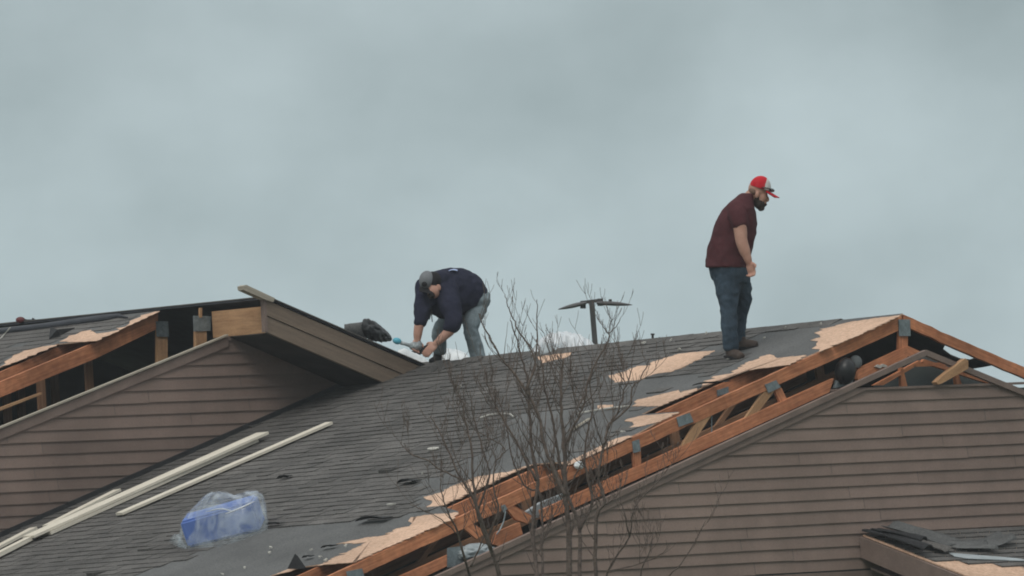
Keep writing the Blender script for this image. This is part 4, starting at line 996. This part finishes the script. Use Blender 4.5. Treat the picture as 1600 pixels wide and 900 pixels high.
Bq.limb(mb, [(a[0], a[1], a[2], a[3] - (1.5 if i < 3 else 0)) for i, a in enumerate(AF)]); Bq.limb(mb, [(a[0], a[1], a[2], a[3] - (2 if i < 3 else 0)) for i, a in enumerate(AN)])
Bq.limb(mb, [(692, 442, -.12, 10), (684, 444, -.2, 9.5), (677, 446, -.26, 9.5)])
Bq.ell(mb, 673, 443, -.28, 14, 15, .085, .5); Bq.ell(mb, 677.5, 455, -.31, 9, 11.5, .066, -.35); Bq.ell(mb, 670.5, 457, -.36, 3.2, 3.8, .02); Bq.ell(mb, 686, 449, -.345, 3.2, 5.4, .012, -.2)
hand(Bq, mb, Bq.p(652, 532, -.28), Bq.p(650.5, 538, -.29), Bq.p(648, 549, -.30) - Bq.p(651, 534, -.28), RGT * .9 + FWD * .3, .95, 1.05)
hand(Bq, mb, Bq.p(681, 537, -.36), Bq.p(675, 542.5, -.36), Bq.p(664, 553, -.37) - Bq.p(679, 538, -.36), RGT * -.6 + UPV * .5 + FWD * .3, .45, 1.1)
fuse(mb, 'body', SKIN, wk, .007, 3)
mb = MB(); Bq.levels(mb, TB, 'v', grow=.006)
Bq.limb(mb, [(666, 447, -.12, 15), (662, 468, -.21, 12.5), (659.5, 488, -.25, 12), (656, 504, -.27, 9.6)], grow=.004)
Bq.limb(mb, [(694, 452, -.16, 20), (704, 478, -.31, 16), (709.5, 498, -.37, 13), (704, 513.5, -.38, 10.5)], grow=.004)
Bq.ell(mb, 690, 437, -.16, 14, 13, .12, .5); Bq.ell(mb, 683, 446, -.22, 6, 14, .10, .1)
fuse(mb, 'hoodie', NAVY, wk, .009, 3, .012, (8, 8, 8), 3)
mb = MB(); Bq.levels(mb, [(765, 466, .22, 7, .09), (757, 468, .21, 14.5, .155), (745, 468, .18, 18, .18), (734, 474, .2, 16, .16)], 'v'); Bq.limb(mb, LN, grow=.003); Bq.limb(mb, LF_, grow=.003)
fuse(mb, 'jeans', JEAN2, wk, .008, 2, .007, (12, 12, 12), 7)
for x, y, dd, tx, ty, td in ((748, 571, .10, 740, 576, -.02), (684, 557, .38, 674, 565, .34)):
    mb = MB(); Bq.limb(mb, [(x, y - 9, dd, 7), (x, y, dd, 7)]); Bq.limb(mb, [(x + 2, y + 2, dd, 6.5), (tx, ty, td, 5.5)]); fuse(mb, 'boot', BLACKC, wk, .009, 2)
mb = MB(); Bq.ell(mb, 674, 461.5, -.345, 6, 5.5, .055, -.2); fuse(mb, 'beard', BEARD, wk, .007, 2, .003, (30, 30, 30))
# trucker cap: grey front panel, black back, brim pointing down towards the roof
m = MB(); Bq.ell(m, 675, 439, -.275, 14.5, 15.5, .098, .55)
m.f, m.uv, m.t, m.m = m.f, m.uv, m.t, m.m
capb = fuse(m, 'cap', BLACKC, wk, .008, 1)
m = MB(); Bq.ell(m, 666.5, 437.5, -.315, 12, 14.8, .088, .18); fuse(m, 'cap_front', GREYC, capb, .006, 1)
m = MB(); Bq.ell(m, 663, 444, -.405, 4.2, 4.0, .008); m.build('badge', BLACKC, capb, smooth=True)
P0 = Bq.p(668, 449, -.33); P1 = Bq.p(665, 457.5, -.42); wv = (RGT * .93 + UPV * -.25).normalized()
m = MB(); d = P1 - P0; f = lambda u, v: P0 + d * u * (1 - .25 * (2 * v - 1) ** 2) + wv * .085 * (2 * v - 1) * (1 - .2 * u * u) + UPV * -.02 * (2 * v - 1) ** 2
sheet(f, 8, 12, .005, m); m.build('brim', BLACKC, capb, smooth=True)
# print across the shoulders and small chest mark
m = MB(); f = lambda u, v: Bq.p(701 + 14 * u, 422.2 - 1.6 * sin(pi * u) + 3 * v, .02 - .16 * v) + UPV * .012
sheet(f, 8, 3, .003, m); m.build('back_print', BLUEW, wk, smooth=True)
m = MB(); Bq.ell(m, 694, 478, -.29, 3.2, 2.4, .02, -.4); m.build('chest_mark', GREYC, wk, smooth=True)
m = MB(); m.tube([Bq.p(675, 484, -.30), Bq.p(674.5, 493, -.31), Bq.p(675.5, 503, -.31)], .005, 6); m.tube([Bq.p(675, 484, -.30), Bq.p(672.5, 493, -.30), Bq.p(671, 499, -.31)], .005, 6); m.build('drawstring', BLACKC, wk)
# tool in his hand
tl = thing('hand_tool', 'silver grey tool with cyan end gripped by the bending worker', 'tool', Bq.p(648, 550, -.30))
m = MB(); Bq.ell(m, 648.5, 541, -.30, 9.5, 6.8, .05, .15); Bq.ell(m, 655, 539.5, -.29, 4.5, 7, .045); fuse(m, 'body', SILVER, tl, .006, 1, .004, (40, 40, 40))
m = MB(); m.tube([Bq.p(641, 540, -.30), Bq.p(633, 537.5, -.30), Bq.p(626, 535.5, -.30)], [.02, .016, .02], 10); m.build('neck', SILVER, tl, smooth=True)
m = MB(); Bq.ell(m, 620.5, 532.8, -.30, 7.2, 5.2, .035, .25); m.build('end_cap', CYAN, tl, smooth=True)

# ------------------------------------------------------------------ bare tree in front
YTREE = -14.0; sT = S(YTREE)
tree = thing('bare_tree', 'leafless multi stemmed young tree with thin grey brown branches', 'tree', V((yp(860, 1000, YTREE).x, YTREE, 0)))
TP_ = lambda x, y, dy=0: yp(x, y, YTREE + dy)
stems = [
 ([(905, 1400), (896, 1100), (890, 900), (887, 813), (884, 779), (883, 735), (880, 683), (877, 640), (877, 600), (881, 560)], 12, 3.0, 0),
 ([(884, 775), (864, 730), (850, 695), (841, 649), (820.6, 610), (800, 580), (781.6, 555.6), (764, 525), (752.7, 503.6), (748, 490)], 6.5, 1.6, -.3),
 ([(822, 611), (836.5, 570), (828, 544), (812, 520), (802, 498), (794, 478), (789, 460)], 4.0, 1.1, -.35),
 ([(831, 588), (838.5, 553), (839, 509), (839.5, 490), (839, 468)], 3.2, 1.0, -.3),
 ([(882, 700), (896, 666), (905, 650), (913, 630), (918, 600), (930, 570), (950, 535), (951, 521)], 4.6, 2.0, .2),
 ([(951, 521), (941, 508), (935, 492)], 1.8, .8, .2), ([(951, 521), (962, 510), (970, 496)], 1.8, .8, .2), ([(951, 522), (953, 508), (956, 499)], 1.6, .8, .2),
 ([(940, 1350), (915, 1050), (906, 900), (906, 828), (890, 779), (874, 720), (862, 650), (852, 610), (845, 560), (838, 530)], 8.5, 1.6, .35),
 ([(906, 828), (925, 784), (917, 740), (913, 712), (919, 669), (926, 640), (922, 600), (925, 560)], 5.2, 1.5, .3),
 ([(945, 1350), (933, 1050), (930.6, 900), (932, 807.5), (945, 784), (936, 750), (939, 715), (946, 690), (952, 662.5), (984, 636), (988, 607), (1000, 593), (1008, 577), (1016, 560)], 7.5, 1.4, -.2),
 ([(955, 658), (967, 640), (975, 610), (980, 600), (987, 575), (988, 560)], 3.6, 1.1, -.1), ([(979, 604), (970, 585), (965, 570)], 2.2, .9, -.1),
 ([(850, 1400), (842, 1100), (838, 900), (832, 825), (840, 755), (831, 698), (827, 640), (826, 600), (815, 560), (806, 525), (797, 500)], 8.5, 1.5, .2),
 ([(838, 752), (812, 700), (790, 660), (772, 630), (762, 600), (757, 575)], 4.2, 1.3, .1),
 ([(858, 1350), (851, 1050), (848, 900), (847, 813), (843, 770), (820, 760), (800, 712), (790, 660), (778, 620)], 5.5, 1.5, .5),
 ([(815, 1400), (790, 1000), (780, 900), (760, 842), (746, 799), (740, 755), (736, 700), (728, 660), (722, 625)], 9.5, 1.6, -.4),
 ([(768, 862), (744, 788), (720, 748), (699, 700), (685, 671), (672, 650)], 5.0, 1.3, -.5),
 ([(720, 750), (690, 735), (665, 718), (640, 708), (625, 690)], 3.0, 1.0, -.5),
 ([(795, 1300), (745, 960), (728, 880), (714, 830), (700, 800), (690, 770), (688, 740)], 5.5, 1.3, -.7),
 ([(716, 835), (690, 812), (660, 797), (640, 788)], 2.2, .8, -.7),
 ([(760, 845), (778, 800), (771, 762), (776, 720), (790, 705), (776, 690), (750, 676)], 3.6, 1.1, -.2),
 ([(746, 800), (765, 745), (758, 715), (748, 680), (738, 640), (735, 610)], 3.8, 1.2, -.3),
 ([(900, 1300), (930, 1000), (950, 894), (984, 839), (990, 796), (1042, 735), (1050, 722)], 4.6, 1.0, -.6),
 ([(984, 839), (975, 800), (968, 770), (972, 748)], 2.6, .9, -.6),
 ([(990, 1250), (1010, 1000), (1035, 915), (1065, 880), (1088.6, 842), (1103, 813)], 3.0, .8, -.8),
 ([(1010, 1000), (1000, 905), (1015, 862), (1020, 835)], 3.0, .9, -.8), ([(950, 894), (1000, 880), (1030, 868), (1045, 850)], 2.6, .9, -.6),
 ([(884, 760), (900, 742), (913, 712)], 2.6, 1.6, .1), ([(735, 885), (752, 850), (762, 820)], 3.4, 1.2, -.2), ([(884, 779), (872, 800), (858, 808)], 1.8, .8, -.2),
]
tk = MB(); tw = MB(); rt = random.Random(5)
spline = spl
def twig(P, d, ln, r, lev):
    pts = [P]; q_ = P; dd = d.copy(); n = 6
    for k in range(n):
        dd = (dd + ZD * .16 + V((rt.uniform(-1, 1), rt.uniform(-1, 1), rt.uniform(-1, 1))) * .13).normalized(); q_ = q_ + dd * ln / n; pts.append(q_)
    tw.tube(pts, [max(.0016, r * (1 - .72 * k / n)) for k in range(n + 1)], 5)
    if lev:
        for k in range(1, n + 1):
            if rt.random() < (.50 if k < n else .8):
                for _ in range(1 if k < n else 2):
                    s_ = V((rt.uniform(-1, 1), rt.uniform(-.7, .7), rt.uniform(-.1, .6))); twig(pts[k], (dd * .8 + s_ * .8).normalized(), ln * rt.uniform(.3, .6), r * .6, lev - 1)
for pts, w0, w1, dy in stems:
    n = len(pts); P = [TP_(x, y, dy * min(1, max(0, (1000 - y) / 200)) ) for x, y in pts]; Q = spline(P, 4)
    Q = [q_ + V((rt.uniform(-1, 1), rt.uniform(-1, 1), rt.uniform(-1, 1))) * .006 if 0 < i < len(Q) - 1 else q_ for i, q_ in enumerate(Q)]
    rr = [(w0 + (w1 - w0) * (i / (len(Q) - 1)) ** .8) / 2 / sT * 1.02 for i in range(len(Q))]
    tk.tube(Q, rr, 8)
    for i in range(3, len(Q)):
        x, y = proj(Q[i])
        if y > 900 or rt.random() > ((.62 if 670 < x < 960 else .30) if y > 560 else .36): continue
        t = (Q[i] - Q[i - 1]).normalized(); sd_ = V((rt.choice((-1, 1)), rt.uniform(-.8, .8), rt.uniform(0, .5)))
        twig(Q[i], (t * .8 + sd_ * .7).normalized(), rt.uniform(.14, .42) * (1 if y > 560 else .6), min(rr[i] * .45, .0052), 2 if (y > 590 and rt.random() < .55) else (1 if rt.random() < .7 else 0))
tk.build('trunk', BARK, tree, smooth=True); tw.build('branches', BARK, tree, smooth=True)

# ------------------------------------------------------------------ thin haze volume, added to lift the dark tones
hm = bpy.data.materials.new('veil_haze'); hm.use_nodes = True; ht_ = hm.node_tree; ht_.nodes.remove(ht_.nodes['Principled BSDF'])
pv = ht_.nodes.new('ShaderNodeVolumePrincipled'); pv.inputs['Density'].default_value = .00047; pv.inputs['Color'].default_value = (.85, .9, .93, 1); pv.inputs['Anisotropy'].default_value = 0
ht_.links.new(pv.outputs[0], ht_.nodes['Material Output'].inputs['Volume'])
m = MB(); hr = 1510; m.prism([(-hr, -hr, -1), (hr, -hr, -1), (hr, hr, -1), (-hr, hr, -1)], (0, 0, 12.5)); hz_ = m.build('haze', hm, weld=True); hz_['kind'] = 'stuff'
